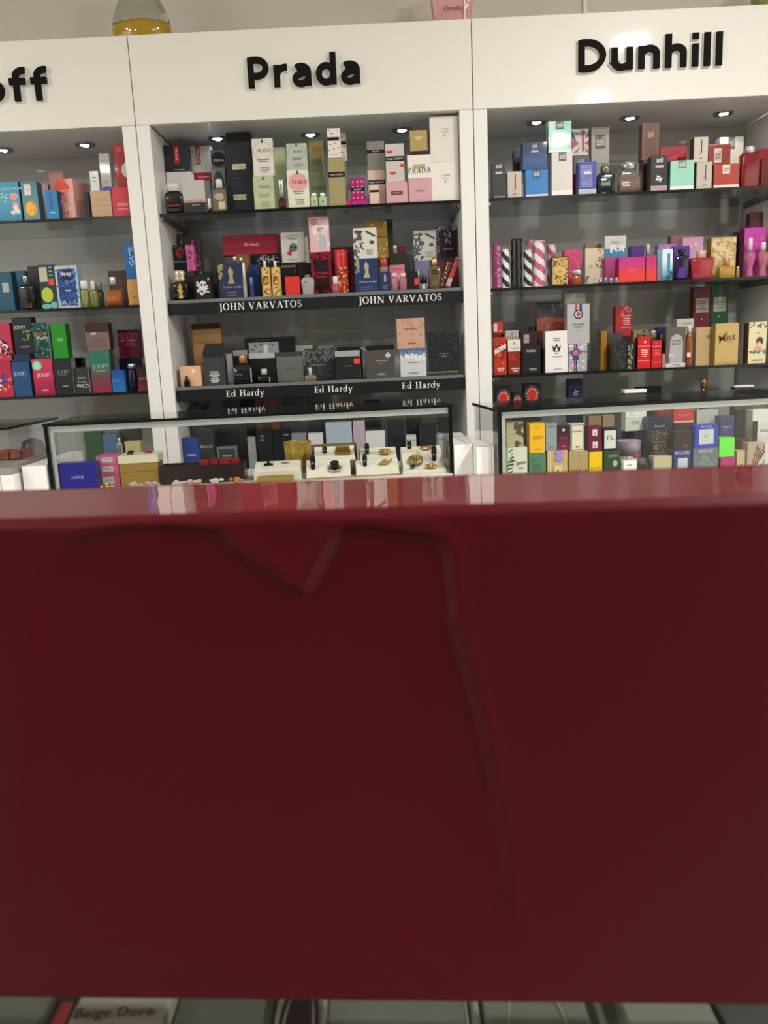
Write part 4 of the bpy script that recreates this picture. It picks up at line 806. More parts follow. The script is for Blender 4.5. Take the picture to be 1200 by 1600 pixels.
c(139, 152.5, 267.5, Y0, 'd8dadc', 'small white box standing on the beige box', [('L', .2, .62, .8, .72, 1, '6a7a90'), ('r', .3, .45, .8, .5, '8a94a4')], on=a, d=.03)
c(153.5, 169.5, 240, Y0, 'a9a49c', 'tall grey box standing on the beige box', [('r', .1, 0, .95, .1, '3c4ca0'), ('t', .5, .8, .05, 'ECHO', '7c7870'), ('L', .3, .2, .7, .26, 1, '7c7870')], on=a, d=.03)
a = c(172.8, 201, 292, Y0, 'c43848', 'coral red box with small pale letters under the tall red box', [('t', .58, .4, .1, 'ECHO', 'f0b8b8'), ('t', .58, .24, .06, 'woman', 'e8a8a8')])
c(179, 199, 224, Y0, '9c2024', 'tall red box with a white disc against the cabinet side', [('e', .9, .38, .42, .17, 'cfc8c4'), ('L', .15, .82, .7, .92, 2, 'd07a74')], on=a, d=.03)
# LEFT CABINET, SECOND SHELF
SZ = shelf(-1, 1)
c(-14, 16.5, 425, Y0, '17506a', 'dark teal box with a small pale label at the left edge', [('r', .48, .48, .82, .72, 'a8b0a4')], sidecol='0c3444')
c(17, 38, 423, Y2, '125a78', 'blue-teal box behind the black bottle')
b(28.5, 48, 430, 444, Y0, '0e1216', 'b8bcc0', 'slim black bottle with a silver neck on the left cabinet shelf', trans=.15, capw=.42, capmet=.9)
c(42, 58, 416, Y2, '2b2426', 'dark brown-black box behind the dark green dotted box')
c(58, 83, 414, Y0, '123c3c', 'dark green box with a lime disc and dots', [('r', .05, .62, .55, .95, 'b8b8a0'), ('e', .42, .32, .36, .17, 'b4c43a'), ('e', .3, .06, .3, .06, '6ab4b0'), ('e', .8, .08, .25, .08, '6ab4b0'), ('r', .6, .54, .95, .68, 'e04434'), ('D', 2, 3, '8ab8b0', .05, .65, .72, .9, .98)], sidecol='1a5c54')
c(84, 119, 415, Y0, 'b4bfc8', 'white-bordered box showing dark blue waves', [('r', .1, .06, .9, .92, '1b3a74'), ('N', 26, '4f7fb0', .1, .6, .9, .9, .16, .2), ('N', 26, '2c589c', .1, .08, .9, .6, .18, .2), ('N', 10, '8ab0d0', .1, .08, .9, .16, .12, .2), ('r', .28, .66, .72, .92, '16244c'), ('t', .5, .8, .13, 'deep', 'd0dce8'), ('L', .3, .38, .75, .44, 1, 'a8b8d0')], sidecol='8fb4c8')
b(122.5, 136, 438, 451, Y0, 'b8bc6a', 'e4e4e0', 'ribbed yellow-green bottle with a white cap', shape='cyl', capw=.85, trans=.6)
b(137, 150, 438, 452, Y0, 'a4aa5c', 'dcdcd8', 'ribbed yellow-green bottle, second beside the white-capped one', shape='cyl', capw=.5, trans=.6)
b(143, 159, 441, 453, Y1+.02, '5c6a3c', '8c8f88', 'olive green bottle with a grey cap at the back', shape='cyl', capw=.8, trans=.4)
b(160.5, 188, 432, 444, Y0, 'd0c0a4', 'd8dad8', 'rounded clear bottle of amber perfume with a silver cap', trans=.75, capw=.36, capmet=.4, liquid=('c06a20', .72), prof=[(0, .9), (.02, 1), (.7, 1), (.86, .95), (.94, .75), (1, .35)], ex=5)
c(168, 196, 423, Y2, '513128', 'dark brown box behind the amber bottle', [('L', .4, .6, .9, .75, 2, '7c564a')])
a = c(197.5, 214.5, 436, Y0, 'b98f4c', 'tan gold box under the tall blue box', [('L', .4, .25, .8, .33, 1, '7c5c28')])
c(193, 212, 379, Y0, '1464a8', 'tall blue box with vertical lettering beside the cabinet side', [('t', .55, .62, .14, 'GAME', '9cc4e4', 90, .8), ('L', .5, .28, .95, .33, 1, '5c98c8')], on=a)
# LEFT CABINET, THIRD SHELF
SZ = shelf(-1, 2)
pic = [('N', 6, '2c3c7c', 0, .2, .6, .8, .16), ('N', 6, 'e07a3c', .1, .05, .95, .5, .12), ('N', 5, 'e8d8c8', 0, .2, .6, .6, .14)]
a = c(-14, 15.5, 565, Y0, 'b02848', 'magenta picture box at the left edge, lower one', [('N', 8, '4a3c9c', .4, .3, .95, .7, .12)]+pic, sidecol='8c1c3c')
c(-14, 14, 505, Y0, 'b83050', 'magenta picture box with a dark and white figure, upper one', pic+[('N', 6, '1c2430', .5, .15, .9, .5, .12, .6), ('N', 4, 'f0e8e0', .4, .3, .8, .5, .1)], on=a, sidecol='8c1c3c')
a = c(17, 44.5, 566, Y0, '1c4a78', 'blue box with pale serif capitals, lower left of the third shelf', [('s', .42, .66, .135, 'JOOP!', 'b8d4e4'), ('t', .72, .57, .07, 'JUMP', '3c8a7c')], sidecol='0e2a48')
a3 = a
a = c(17.5, 46, 553, Y0, '122c4c', 'dark blue flat box sandwiched between a blue and a black box', on=a3)
c(17.3, 47.5, 496, Y0, '171a28', 'black box with green lettering and a green splash', [('s', .35, .72, .12, 'JOOP!', 'd8dcd8'), ('t', .7, .6, .09, 'JUMP', '8ab84a'), ('N', 7, '6c9a3c', .5, .38, .85, .52, .1, .3), ('L', .3, .15, .8, .22, 1, '7c7c84')], on=a, sidecol='0e1018')
a = c(48.5, 80, 561, Y0, ('8c1434', 'b82c58', 'c83c60'), 'crimson box with a round mint green glow', [('e', .25, .82, .24, .13, '8ac8a8'), ('e', .25, .82, .16, .09, 'a8e0c0'), ('s', .52, .55, .135, 'JOOP!', 'e8d8d8'), ('L', .25, .1, .8, .18, 1, 'd08a98')])
c(47, 72.5, 504, Y0, '1c4440', 'dark green box with splashes and orange lettering', [('N', 26, '4a8a7c', 0, .0, 1, 1, .1), ('N', 12, '0e2422', 0, 0, 1, 1, .14), ('s', .58, .68, .12, 'JOOP!', 'c87a3c'), ('t', .6, .58, .07, 'SPLASH', 'e0dcd4')], on=a, sidecol='9cbcb4')
a = c(81.5, 110, 560, Y0, '232426', 'black box directly under the bright green box', [('s', .5, .62, .12, 'JOOP!', '8c8c8c'), ('t', .5, .54, .05, 'homme', '7c7c7c'), ('L', .35, .2, .75, .26, 1, '9a9a9a')], sidecol='8a8a88')
c(78, 101, 506, Y0, '1f8a24', 'bright green box on the third shelf of the left cabinet', [('t', .55, .54, .08, 'GO', 'b0e0a0')], on=a, sidecol='146a18')
c(111, 126, 559, Y2, '141416', 'black box at the back behind a small dark grey box')
c(115.5, 136.5, 574, Y0, '2f302d', 'small dark grey box with three lines of pale lettering', [('s', .5, .58, .12, 'JOOP!', 'b8b8b4'), ('t', .5, .3, .13, 'WILD', 'd0d0cc'), ('t', .5, .45, .07, 'HOMME', '8c8c8c')], sidecol='c0c0bc')
a = c(138, 170, 548, Y0, ('8c1c3a', '6a4048', '2c6c58', '2c7460'), 'box fading from green above to crimson below', [('s', .48, .62, .135, 'JOOP!', 'a0b8a8'), ('t', .5, .52, .05, 'HOMME', '94a89c')], sidecol='28483c')
c(131.5, 168, 504, Y0, '75625f', 'grey-brown box with a dark brown top under the shelf', [('r', 0, .66, 1, 1, '3a2626'), ('r', .23, .57, .45, .64, 'c0b4b0'), ('L', .1, .1, .9, .45, 4, '6a5856')], on=a, sidecol='2c1c1c')
c(171.5, 193, 578, Y0, ('1c74a8', '1c60a8', '1c3f98'), 'small blue box with pale lettering beside the fading box', [('s', .4, .5, .12, 'JOOP!', '6aa4d0')], d=.03)
b(196, 211, 568, 576, Y0, '0c1430', 'c8ccd0', 'dark navy bottle with a silver cap at the end of the left shelf', trans=.2, capw=.8, capmet=.9, shape='cyl')
a = c(185, 217, 560, Y2, '141a48', 'dark navy box under the purple-red box')
c(182.5, 214.5, 515, Y2, '7a2340', 'purple-red box with a black top on the dark navy box', [('r', 0, .9, 1, 1, '1c0e14'), ('N', 10, '9c3c58', .1, .3, .95, .85, .14), ('t', .5, .62, .08, 'MY NAME', 'd8a8b4'), ('t', .5, .48, .09, 'JETTE', 'd8a8b4')], on=a)
c(212.5, 230, 573, Y0, ('84202c', '3c1a1e', '241a1c'), 'dark box fading to red beside the cabinet side', [('s', .6, .5, .135, 'JOOP!', 'a89088')])
# LEFT CABINET, LOWEST SHELF
SZ = shelf(-1, 3)
c(118, 158, 676, Y0, '33503a', 'dark green box seen through the middle case at its left', coat=.5)
c(84, 117, 676, Y0, '5c6c62', 'grey-green box seen through the middle case beside the dark green one')
c(159, 182, 678, Y0, '4c6884', 'slate blue box seen through the left part of the middle case')
c(185, 216, 672, Y1, '363a30', 'dark olive box near the cabinet side behind the hat box')
b(181, 190, 684, 690, Y0-.01, 'c8ccc8', 'e0e0dc', 'small clear bottle with stripes behind the pink cartons', D=[('r', .3, .1, .4, .9, '2c2c2c'), ('r', .6, .1, .7, .9, '2c2c2c')])
c(194, 218, 690, Y0, 'b5b078', 'pale olive-yellow box behind the gold hat box')
# =================================================== RIGHT CABINET, TOP SHELF
SZ = shelf(1, 0)
def plate(u, v, w_, h_, bg, fg): return [('r', u-w_/2, v-h_/2, u+w_/2, v+h_/2, bg), ('T', u-w_*.38, v-h_*.3, u+w_*.38, v+h_*.38, 'dunhill', fg)]
c(768.5, 790, 252, Y0, '35373b', 'charcoal box at the left end of the right cabinet top shelf', plate(.5, .86, .56, .17, '35373b', 'e0e0e0')+[('r', .25, .66, .75, .72, 'c0c0c0'), ('L', .1, .02, .95, .08, 1, 'a0a0a0')])
c(793, 815, 268, Y0, 'c4b9ab', 'small beige box with a tall thin letter d beside the charcoal box', [('r', .5, .36, .58, .9, '5c2c2c'), ('o', .47, .36, .12, .08, '5c2c2c', .0012), ('L', .35, .1, .6, .2, 1, '8c7c70')])
c(803, 814, 235, Y2, '202226', 'black coiled-looking box at the back beside the navy one', [('o', .5, .5, .4, .3, '7c7c80', .001), ('o', .5, .4, .4, .3, '7c7c80', .001), ('o', .5, .6, .4, .3, '7c7c80', .001)])
a = c(821, 856, 265, Y0, '2f7cc0', 'bright blue box with a white foot and a dark plate', [('r', 0, 0, 1, .1, 'd0dce4')]+plate(.5, .84, .34, .3, '2c4c6c', 'd0dce8'))
c(816.5, 854.5, 222, Y0, ('24457a', '2c5484', '1a3360', '1a3054'), 'navy box with a cloudy glow on the bright blue box', plate(.5, .85, .28, .28, '1a2c48', 'c8d4e0')+[('r', .35, .62, .65, .7, 'a8b8c8')], on=a)
a = c(862, 894.5, 238, Y0, 'd5d0ca', 'tall white box with a dark plate under the mint box', [('r', 0, 0, 1, .12, 'f0efea')]+plate(.52, .9, .36, .2, '4a4a48', 'e0e0dc'))
c(857, 893, 189.5, Y0, '8ccdb8', 'mint green box standing on the tall white box, upper mint one', [('r', 0, 0, 1, .1, 'dcece4'), ('p', [(.08, .1), (.3, 1), (.02, 1), (.02, .1)], 'c0e4d8')]+plate(.5, .87, .32, .26, '3c4c48', 'd8e8e0'), on=a, coat=.7)
a = c(896.5, 921.5, 243, Y2, '4a4c4e', 'dark grey box with pale letters under the flag box', plate(.45, .85, .5, .2, '4a4c4e', 'd8d8d8'))
c(893.5, 920, 201, Y2, 'd8d0cc', 'white box printed with an exploding British flag', [('p', [(0, .25), (.45, .45), (0, .6)], 'b83038'), ('p', [(.6, .15), (.75, .15), (.72, .95), (.58, .95)], 'b83038'), ('p', [(.75, .45), (1, .55), (1, .35)], 'b83038'), ('p', [(0, .65), (.3, .5), (0, .95)], '2c3038'), ('p', [(.78, .6), (1, .95), (1, .7)], '2c3038'), ('p', [(.1, .1), (.5, .35), (.3, .1)], 'c04048'), ('p', [(.8, .35), (1, .1), (.85, .1)], 'c04048'), ('t', .45, .84, .14, 'dunhill', '4a4c50')], on=a)
c(895.3, 903, 272, Y1, 'a01c40', 'crimson box peeping out left of the blue dotted box', d=.03)
c(904, 932, 252.5, Y0, '3a3f9c', 'violet-blue box covered with pale dots', [('r', 0, 0, 1, .17, 'b8bcc0'), ('D', 11, 13, 'aab4e0', .026, .12, .22, .78, .9), ('r', .32, .62, .7, .7, 'd0d4ec')])
a = c(925, 953, 256, Y2, '8c887e', 'grey-brown box under the tall taupe box')
c(924, 952.5, 198.5, Y2, 'a39e92', 'tall taupe box with a large dark plate', plate(.5, .6, .56, .38, '2c2c2c', 'd8d8d0'), on=a)
b(934, 962, 257, 271, Y0, '122220', '8c8a80', 'rounded black-green bottle with a brass-edged cap', trans=.15, capw=.55, capmet=.7, D=plate(.45, .5, .6, .3, '122220', 'a8b4ac'), prof=[(0, .85), (.05, .97), (.5, 1), (.9, .97), (1, .85)])
b(966, 1004, 252, 264, Y0, 'a8958c', 'c8c4c0', 'wide clear rose-tinted bottle with chrome cap', trans=.7, capw=.6, capmet=.8, D=[('L', .2, .25, .5, .5, 2, 'd8d0cc')], ex=9, liquid=('9a8078', .7))
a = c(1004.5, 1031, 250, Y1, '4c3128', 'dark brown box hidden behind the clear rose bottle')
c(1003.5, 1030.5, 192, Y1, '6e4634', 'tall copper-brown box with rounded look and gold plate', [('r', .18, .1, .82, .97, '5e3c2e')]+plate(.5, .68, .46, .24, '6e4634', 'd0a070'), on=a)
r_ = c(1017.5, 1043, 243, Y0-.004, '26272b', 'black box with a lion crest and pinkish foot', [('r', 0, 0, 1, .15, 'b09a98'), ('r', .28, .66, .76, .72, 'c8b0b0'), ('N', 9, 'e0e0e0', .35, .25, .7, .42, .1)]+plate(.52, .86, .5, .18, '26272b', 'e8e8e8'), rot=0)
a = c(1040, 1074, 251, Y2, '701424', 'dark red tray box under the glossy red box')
c(1032, 1073, 229, Y2, 'b02336', 'glossy red wide box lying behind the mint box', [('p', [(.1, .1), (.9, .1), (.9, .7), (.5, .3)], 'd04050')], on=a, coat=.7)
c(1048, 1085, 250.5, Y0, '98d2bc', 'mint green box with a white foot, lower mint one on the shelf', [('r', 0, 0, 1, .14, 'e8ece4')]+plate(.5, .86, .34, .26, '6c7c78', 'd8e8e0'))
a = c(1089, 1113, 253, Y0, 'bfb6aa', 'beige box with a tall thin d, lower of the pair', [('r', .56, .36, .62, .9, '4a4440'), ('o', .52, .38, .12, .07, '4a4440', .0012), ('L', .35, .12, .7, .18, 1, '8c7c70')], sidecol='5a5650')
c(1085, 1107, 214, Y0, 'c8bfb2', 'beige box with a tall thin d, upper of the pair', [('r', .5, .36, .57, .9, '3c3834'), ('o', .46, .38, .12, .07, '3c3834', .0012), ('L', .35, .12, .6, .18, 1, '8c7c70')], on=a, sidecol='4a4640')
c(1116, 1156, 256, Y0, 'a84436', 'brick red box with a white foot and a white plate', [('r', 0, 0, 1, .14, 'e4dcd4')]+plate(.48, .78, .28, .36, 'e8e0dc', '8c5c50'))
c(1108, 1142, 225.5, Y2, '9c4234', 'brick red box with a white plate standing behind its twin', plate(.42, .78, .34, .28, 'e8e0dc', '8c5c50'))
c(1125, 1162.5, 214, Y3, 'ddd9c6', 'cream box with a dark plate at the back above the brick red ones', plate(.5, .9, .28, .2, '5c5c58', 'c8c8c0'))
b(1160, 1189, 227, 238, Y0, '8c1420', 'd8d8d8', 'tall ruby red glass bottle with a clear stopper', trans=.3, capw=.5, capmet=.5, ex=8, prof=[(0, .94), (.03, 1), (.92, 1), (1, .9)])
c(1191, 1212, 247, Y0, '64121c', 'dark red box at the right picture edge')
c(1187, 1206, 232, Y2, '9a2c30', 'red box at the back near the right picture edge')
# RIGHT CABINET, SECOND SHELF
SZ = shelf(1, 1)
can(769, 783, 380.5, Y0, ['8f2f6a'], 'magenta round tin with vertical script at the left end', D=[('t', .72, .5, .5, 'sonia rykiel', 'd8a0c0', 90, .8)], rough=.2)
can(784, 797, 389.5, Y0, ['e2e0dc', '26272a'], 'black and white spiral striped tin, left one', k=3.0, rough=.25)
can(799, 817, 373.5, Y0, ['17181b'], 'tall shiny black tin between the striped ones', rough=.12)
can(819, 832.5, 391, Y0, ['d8d8d4', '222326'], 'black and white spiral striped tin, right one', k=3.0, rough=.25)
can(834, 853, 376, Y0, ['e4dcda', 'c05c84'], 'pink and white spiral striped tin, front one', k=3.2, rough=.22)
can(822, 836, 375, Y2, ['c896a4', '9c6c7c'], 'dull pink tin at the back between the striped tins', k=2.6)
can(856, 870, 382, Y2, ['dcd4d2', 'b85c7c'], 'pink and white spiral striped tin, rear one', k=3.0)
c(862, 888, 401, Y0, 'b89a58', 'gold box with leopard-like scrolls and an oval label', [('r', .0, 0, 1, 1, '2c1a10'), ('r', .05, .04, .95, .96, 'c8a860'), ('N', 90, '3a2812', .06, .04, .94, .96, .06, .5), ('e', .5, .5, .36, .16, 'd0b06c'), ('L', .32, .44, .68, .54, 2, 'a08040')], sidecol='3c2014')
c(882, 908, 390, Y1, 'bd3a68', 'hot pink box behind the three silver caps', [('N', 40, 'd0547c', 0, 0, 1, 1, .08), ('t', .4, .42, .08, 'VIVARA', 'e4a0b4', 0, .5)])
b(896, 909, 421, 430, Y0, 'b06030', 'd8d8d8', 'amber bottle with a triple silver cap', trans=.4, capw=.98, capmet=.8, ex=4)
c(914.5, 944, 387.5, Y1, 'cbbca4', 'beige box with a black vine drawing', [('N', 40, '5c5048', .55, .45, 1, 1, .05, .5), ('N', 12, '4c4038', .0, .05, .2, .25, .05), ('L', .15, .45, .45, .55, 3, 'a89c88')])
c(915, 941, 381, Y3, '967a48', 'gold-brown box top showing behind the vine box')
for i, (q, cl) in enumerate(((931, 'c8bca8'), (939, '7c7476'), (947, '6c6468'), (955.5, '8a8480'), (964, 'a0969a'))):
    b(q-3.3, q+3.3, 433+(i % 2), 437, .026, cl, 'b8b4b4', ['tiny patterned bottle, leftmost of five miniatures', 'tiny grey bottle, second of five miniatures', 'tiny dark grey bottle, middle of five miniatures', 'tiny smoky bottle, fourth of five miniatures', 'tiny pale bottle, rightmost of five miniatures'][i], capw=.7, trans=.4, name='miniature_bottle')
a = c(946, 976, 402.5, Y2, 'a03878', 'magenta box under the white and blue box', coat=.4)
c(945, 978.5, 368.5, Y2, 'cdc8c2', 'white box with a blue lower half on the second shelf', [('r', 0, 0, 1, .42, '3c88b0'), ('N', 8, 'e0e0e0', 0, .38, 1, .48, .2, .3), ('t', .52, .7, .14, 'BORA', '8c9498', 0, .4)], on=a)
c(946, 965, 402, Y0+.03, ('70204c', '902c60', 'a83878'), 'dark magenta box standing left of the large sunset box')
c(967.5, 1008, 401.5, Y0, ('d8402c', 'd83c3c', 'c03470', 'b02c84'), 'large sunset-coloured box fading from magenta to orange', [('L', .3, .45, .7, .52, 1, 'e87a68')])
c(1010, 1026, 399, Y0, ('d8402c', 'd83c3c', 'c03470', 'b83060'), 'narrow sunset-coloured box right of the large one', sidecol='e07a80')
c(986, 1007, 384, Y2, '4c2880', 'deep purple box at the back above the sunset box')
b(1008.5, 1019.5, 381, 397, Y2, '3c2048', 'd0ccd0', 'bottle with a tall white cap and purple body behind', capw=.6, shape='cyl')
c(1029, 1058, 381.5, Y2, ('9c80a8', 'b490b8', 'a47cae'), 'lilac box with pale motifs at the back', [('N', 16, 'c8b4d0', 0, .6, 1, 1, .08)])
c(1035, 1051.5, 389, Y0, ('1c5c7c', '7ac0d0', 'd8e8ec', 'd0e4ec'), 'mirror-like pale blue box with a dark blue foot', [('N', 5, '1c4c6c', .4, .05, .9, .35, .2, .6), ('r', .5, .2, .75, .85, '4a7c98')], sidecol='4a88a8', coat=.8)
c(1027.3, 1034.5, 391, Y0+.002, ('8c5c78', '70808c', '5c9cb0'), 'slim teal box left of the mirror-like pale blue one')
c(1053, 1078, 384, Y1+.002, '54358c', 'bright purple box behind the purple bottle')
b(1056, 1077, 388, 398, Y0, '22143c', '141018', 'dark purple bottle with a black flared stopper', trans=.15, capw=.62, D=[('r', .22, .08, .72, .5, '4a2c8c')], capprof=[(0, .5), (.35, .6), (.55, 1), (.8, .9), (1, .5)])
c(1067, 1099.5, 370.5, Y1+.02, ('cdb0bc', 'c8a4b8', 'b888a8'), 'pale lilac-pink box with a teal swirl motif', [('o', .5, .45, .28, .2, '7aa0a4', .0012), ('N', 16, 'd8c8d0', .1, .1, .9, .9, .08)])
c(1049, 1085, 367.5, Y3, '8c6068', 'brownish pink box at the back of the second shelf')
b(1080, 1117, 391, 402.5, Y0, 'b4303c', 'd8a8a0', 'pitcher-shaped red glass bottle with two pale lugs', trans=.35, capw=.5, prof=[(0, .8), (.03, .86), (.5, .92), (.85, 1), (1, .96)], capprof=[(0, .9), (.6, .7), (1, 1)])
c(1112, 1151, 370.5, Y1, 'bda46c', 'gold box with a pale flower relief', [('N', 60, 'd4c49a', .05, .3, .95, .95, .1, .6), ('N', 20, '9c8450', .05, .05, .95, .9, .07)], rough=.25, sidecol='a8882c')
b(1125, 1150, 404, 414.5, Y0, 'c8a040', 'c07a58', 'low golden bottle with a small pinkish stopper', trans=.4, capw=.4)
b(1151.5, 1156.5, 416, 420, Y0, 'd0b468', 'e0c890', 'thin golden vial beside the low golden bottle', shape='cyl', capw=.8)
c(1164, 1197.5, 355.5, Y1, 'b8389c', 'bright magenta box behind two curvy pink bottles', [('e', .45, .85, .04, .03, '8c2878'), ('N', 8, 'd05cb4', .1, .3, .9, .9, .14)], sidecol='7c1c54', d=.05)
c(1152, 1163, 362, Y2, '5c2850', 'dark purple box behind the left side of the magenta box')
CV = [(0, .62), (.03, .68), (.2, .55), (.35, .5), (.55, .8), (.75, 1), (.88, .9), (.95, .5), (1, .3)]
b(1167, 1185, 371, 390, Y0, 'd070a4', 'd8d0d8', 'curvy pink glass bottle, left of two', shape='cyl', trans=.45, prof=CV, capw=.4)
b(1187, 1207, 377, 390, Y0, 'd07a98', 'd8d0d8', 'curvy pink glass bottle, right of two cut by the picture edge', shape='cyl', trans=.45, prof=CV, capw=.4)
c(1191, 1210, 331, Y3, '6c3a48', 'plum box high at the back at the right picture edge')
# RIGHT CABINET, THIRD SHELF
SZ = shelf(1, 2)
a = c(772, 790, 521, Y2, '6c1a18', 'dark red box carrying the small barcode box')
c(771, 785.5, 503, Y2, 'c83c24', 'small orange-red box with a barcode at the left end', [('r', 0, .15, .4, .85, 'd8d4d0'), ('D', 4, 1, '3c3c3c', .03, .03, .2, .38, .8), ('e', .72, .2, .08, .08, 'f0d8d0')], on=a)
c(771.5, 791, 527, Y0, 'b03420', 'red-orange box crossed by a white slanted strip', [('N', 10, '7c2014', .1, .3, .95, .9, .2), ('N', 8, 'd85a3c', .1, .3, .95, .9, .16), ('p', [(0, .55), (.85, .72), (1, .62), (1, .82), (.9, .85), (0, .68)] if 0 else [(.05, .55), (.95, .7), (.95, .82), (.05, .67)], 'e0dcd4'), ('s', .5, .685, .06, 'TABAC', '2c1c1c', 9, .7), ('L', .15, .1, .9, .2, 2, 'f0d8d0')])
c(793.5, 813, 530.5, Y0, '7c221c', 'dark red box with a white band on top', [('r', 0, .66, 1, 1, 'dcd6d0'), ('s', .55, .74, .07, 'TABAC', '2c1c1c'), ('e', .5, .88, .1, .04, 'a09890'), ('N', 8, 'a83424', .05, .35, .6, .62, .2), ('L', .25, .06, .9, .2, 2, 'c8b8b0')])
c(790, 810, 516.5, Y1+.01, 'b8b0aa', 'greyish white box standing behind the white-banded dark red one', [('s', .55, .83, .07, 'TABAC', '3c2c2c'), ('e', .5, .92, .1, .03, '8c7c78')])
c(814, 842, 517.5, Y1+.01, '3c1618', 'dark maroon box with a grey barcode', [('r', .15, .72, .45, .92, 'a8a4a0'), ('D', 5, 1, '3c3c3c', .02, .17, .74, .43, .9)])
c(815, 844.5, 539.5, Y0, '191a1c', 'black box with white serif letters left of the white crown box', [('s', .5, .8, .09, 'TABAC', 'e0dcd4', 0, .5), ('L', .35, .1, .85, .2, 2, 'a8a8a8')])
c(829, 838, 510, Y2+.02, '181418', 'small black box peeping over the barcode box')
a = c(839.5, 883, 517, Y2, '3c2a28', 'dark box hidden behind the white crown box')
c(838.5, 882.5, 471.5, Y2, '8c4034', 'cellophaned box half charcoal half terracotta', [('r', 0, .46, 1, 1, '3c3c3e'), ('N', 12, '64605e', .1, .46, .95, .95, .16, .2), ('N', 8, 'a85c4c', .1, .05, .95, .46, .16, .2)], on=a, coat=.9)
c(852, 887, 517, Y0, 'e6e2de', 'white box with a black crown emblem', [('L', .28, .74, .74, .84, 2, '8c8884'), ('p', [(.36, .5), (.64, .5), (.7, .66), (.6, .6), (.5, .7), (.4, .6), (.3, .66)], '2c2c2e'), ('p', [(.44, .52), (.56, .52), (.5, .63)], 'e6e2de'), ('L', .42, .44, .6, .48, 1, '6c6c6c'), ('L', .25, .36, .8, .4, 1, '6c6c6c'), ('L', .25, .06, .85, .1, 1, '9c9890')], sidecol='9c9894')
RBN = [('r', .36, .8, .46, 1, 'b04038'), ('r', .5, .8, .52, 1, 'e8e8e8'), ('r', .54, .8, .66, 1, '38407c')]
a = c(888.5, 917.5, 537, Y0, 'b8bab8', 'silver box with a ribbon cross, lower of the silver boxes', [('N', 20, 'cfd0ce', 0, 0, 1, 1, .12, .4), ('r', 0, .64, 1, .68, '9c3040'), ('r', 0, .7, 1, .73, '38407c'), ('r', .28, 0, .34, 1, '9c3040'), ('r', .38, 0, .46, 1, '38407c'), ('e', .38, .68, .24, .16, '3c4a8c'), ('e', .38, .68, .15, .1, 'c8606c'), ('p', [(.2, .42), (.56, .42), (.52, .54), (.24, .54)], '33407c')], met=.4, rough=.25)
c(886, 921.5, 475, Y0, 'b4b6b6', 'silver-white box with a ribbon and medal, upper of the silver boxes', RBN+[('e', .5, .74, .2, .12, '2c3464'), ('e', .5, .74, .14, .085, 'd8d0d0'), ('e', .5, .74, .1, .06, 'b84850'), ('L', .2, .4, .8, .52, 2, '7c7e80'), ('L', .35, .32, .65, .36, 1, '8c8e90')], on=a, met=.3, rough=.3)
a = c(883, 915, 475, Y2, '8a8c8a', 'grey silver box hidden behind the medal box')
c(882, 915, 457.5, Y2, 'a8aaa4', 'flat silver box on top at the back below the second shelf', [('N', 12, 'bcbdb8', .1, .1, .9, .9, .1)], on=a)
c(939, 949, 517, Y1, '9c6c18', 'ochre edged box left of the dark patterned box', d=.05)
c(949.5, 973, 520, Y1, '3a3c3e', 'charcoal box behind the dark patterned box')
c(957, 980, 533, Y0, '15201e', 'dark green-black box with a swirl pattern', [('N', 40, '3a4a44', .05, .05, .95, .95, .1, .3)], coat=.6)
c(981, 993, 533.5, Y0+.002, '12140f', 'black box with a gold-green patterned band', [('N', 24, '8c8c64', .0, .02, .6, .98, .2, .5)], coat=.6)
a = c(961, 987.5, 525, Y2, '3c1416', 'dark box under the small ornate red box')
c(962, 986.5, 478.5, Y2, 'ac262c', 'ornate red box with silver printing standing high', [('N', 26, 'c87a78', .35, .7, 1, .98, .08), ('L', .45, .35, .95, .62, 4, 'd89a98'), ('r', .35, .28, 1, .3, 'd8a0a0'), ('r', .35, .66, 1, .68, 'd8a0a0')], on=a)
c(989, 1015, 515, Y2, '8c7a4c', 'bronze box with dark clasps behind the red box', [('N', 20, '3c3420', 0, .5, 1, 1, .1)])
c(997, 1017, 526.5, Y0, 'c41820', 'bright red box, taller of the pair with silver lines', [('r', 0, .7, 1, .715, 'e89a98'), ('r', 0, .24, 1, .255, 'e89a98'), ('e', .55, .84, .1, .04, 'e8a8a4'), ('L', .2, .35, .85, .62, 4, 'e89a98')], sidecol='8c1018')
c(1018.5, 1034, 531.5, Y0, 'b81820', 'bright red box, shorter of the pair', [('r', 0, .77, 1, .785, 'e89a98'), ('r', 0, .2, 1, .215, 'e89a98'), ('L', .2, .45, .85, .65, 3, 'e07a78'), ('N', 8, 'd85c58', .05, .8, .95, .97, .1)])
b(1017.5, 1027, 515.5, 529, Y1+.004, 'a03c30', 'c8bcb8', 'red bottle with a tall silver cap behind the red boxes', shape='cyl', capw=.95, capmet=.6)
c(1028, 1042, 511, Y1+.01, '1c2a64', 'navy box between the red boxes and the arch box', [('r', .3, .7, .8, .82, 'c8c0bc'), ('r', .3, .45, .95, .5, 'a0303c')])
c(1035, 1040, 553, Y0, 'a87870', 'tiny pinkish box beside the shorter red box', d=.02, name='miniature_box')
c(1041.5, 1072, 511, Y0, '5b5654', 'dark grey box with a pale arch and a lilac sticker', [('r', .2, 0, .86, .62, 'a8a6a4'), ('e', .53, .62, .33, .2, 'a8a6a4'), ('r', -.0, 0, 1, .1, 'c8c2bc'), ('t', .53, .66, .07, 'DOUBLE', '5c5854', 0, .5), ('t', .53, .58, .06, 'MUSCLE', '5c5854', 0, .5), ('r', .14, .24, .44, .36, 'c0a8cc'), ('L', .25, .03, .85, .08, 1, '8c8884')], sidecol='4a4644')
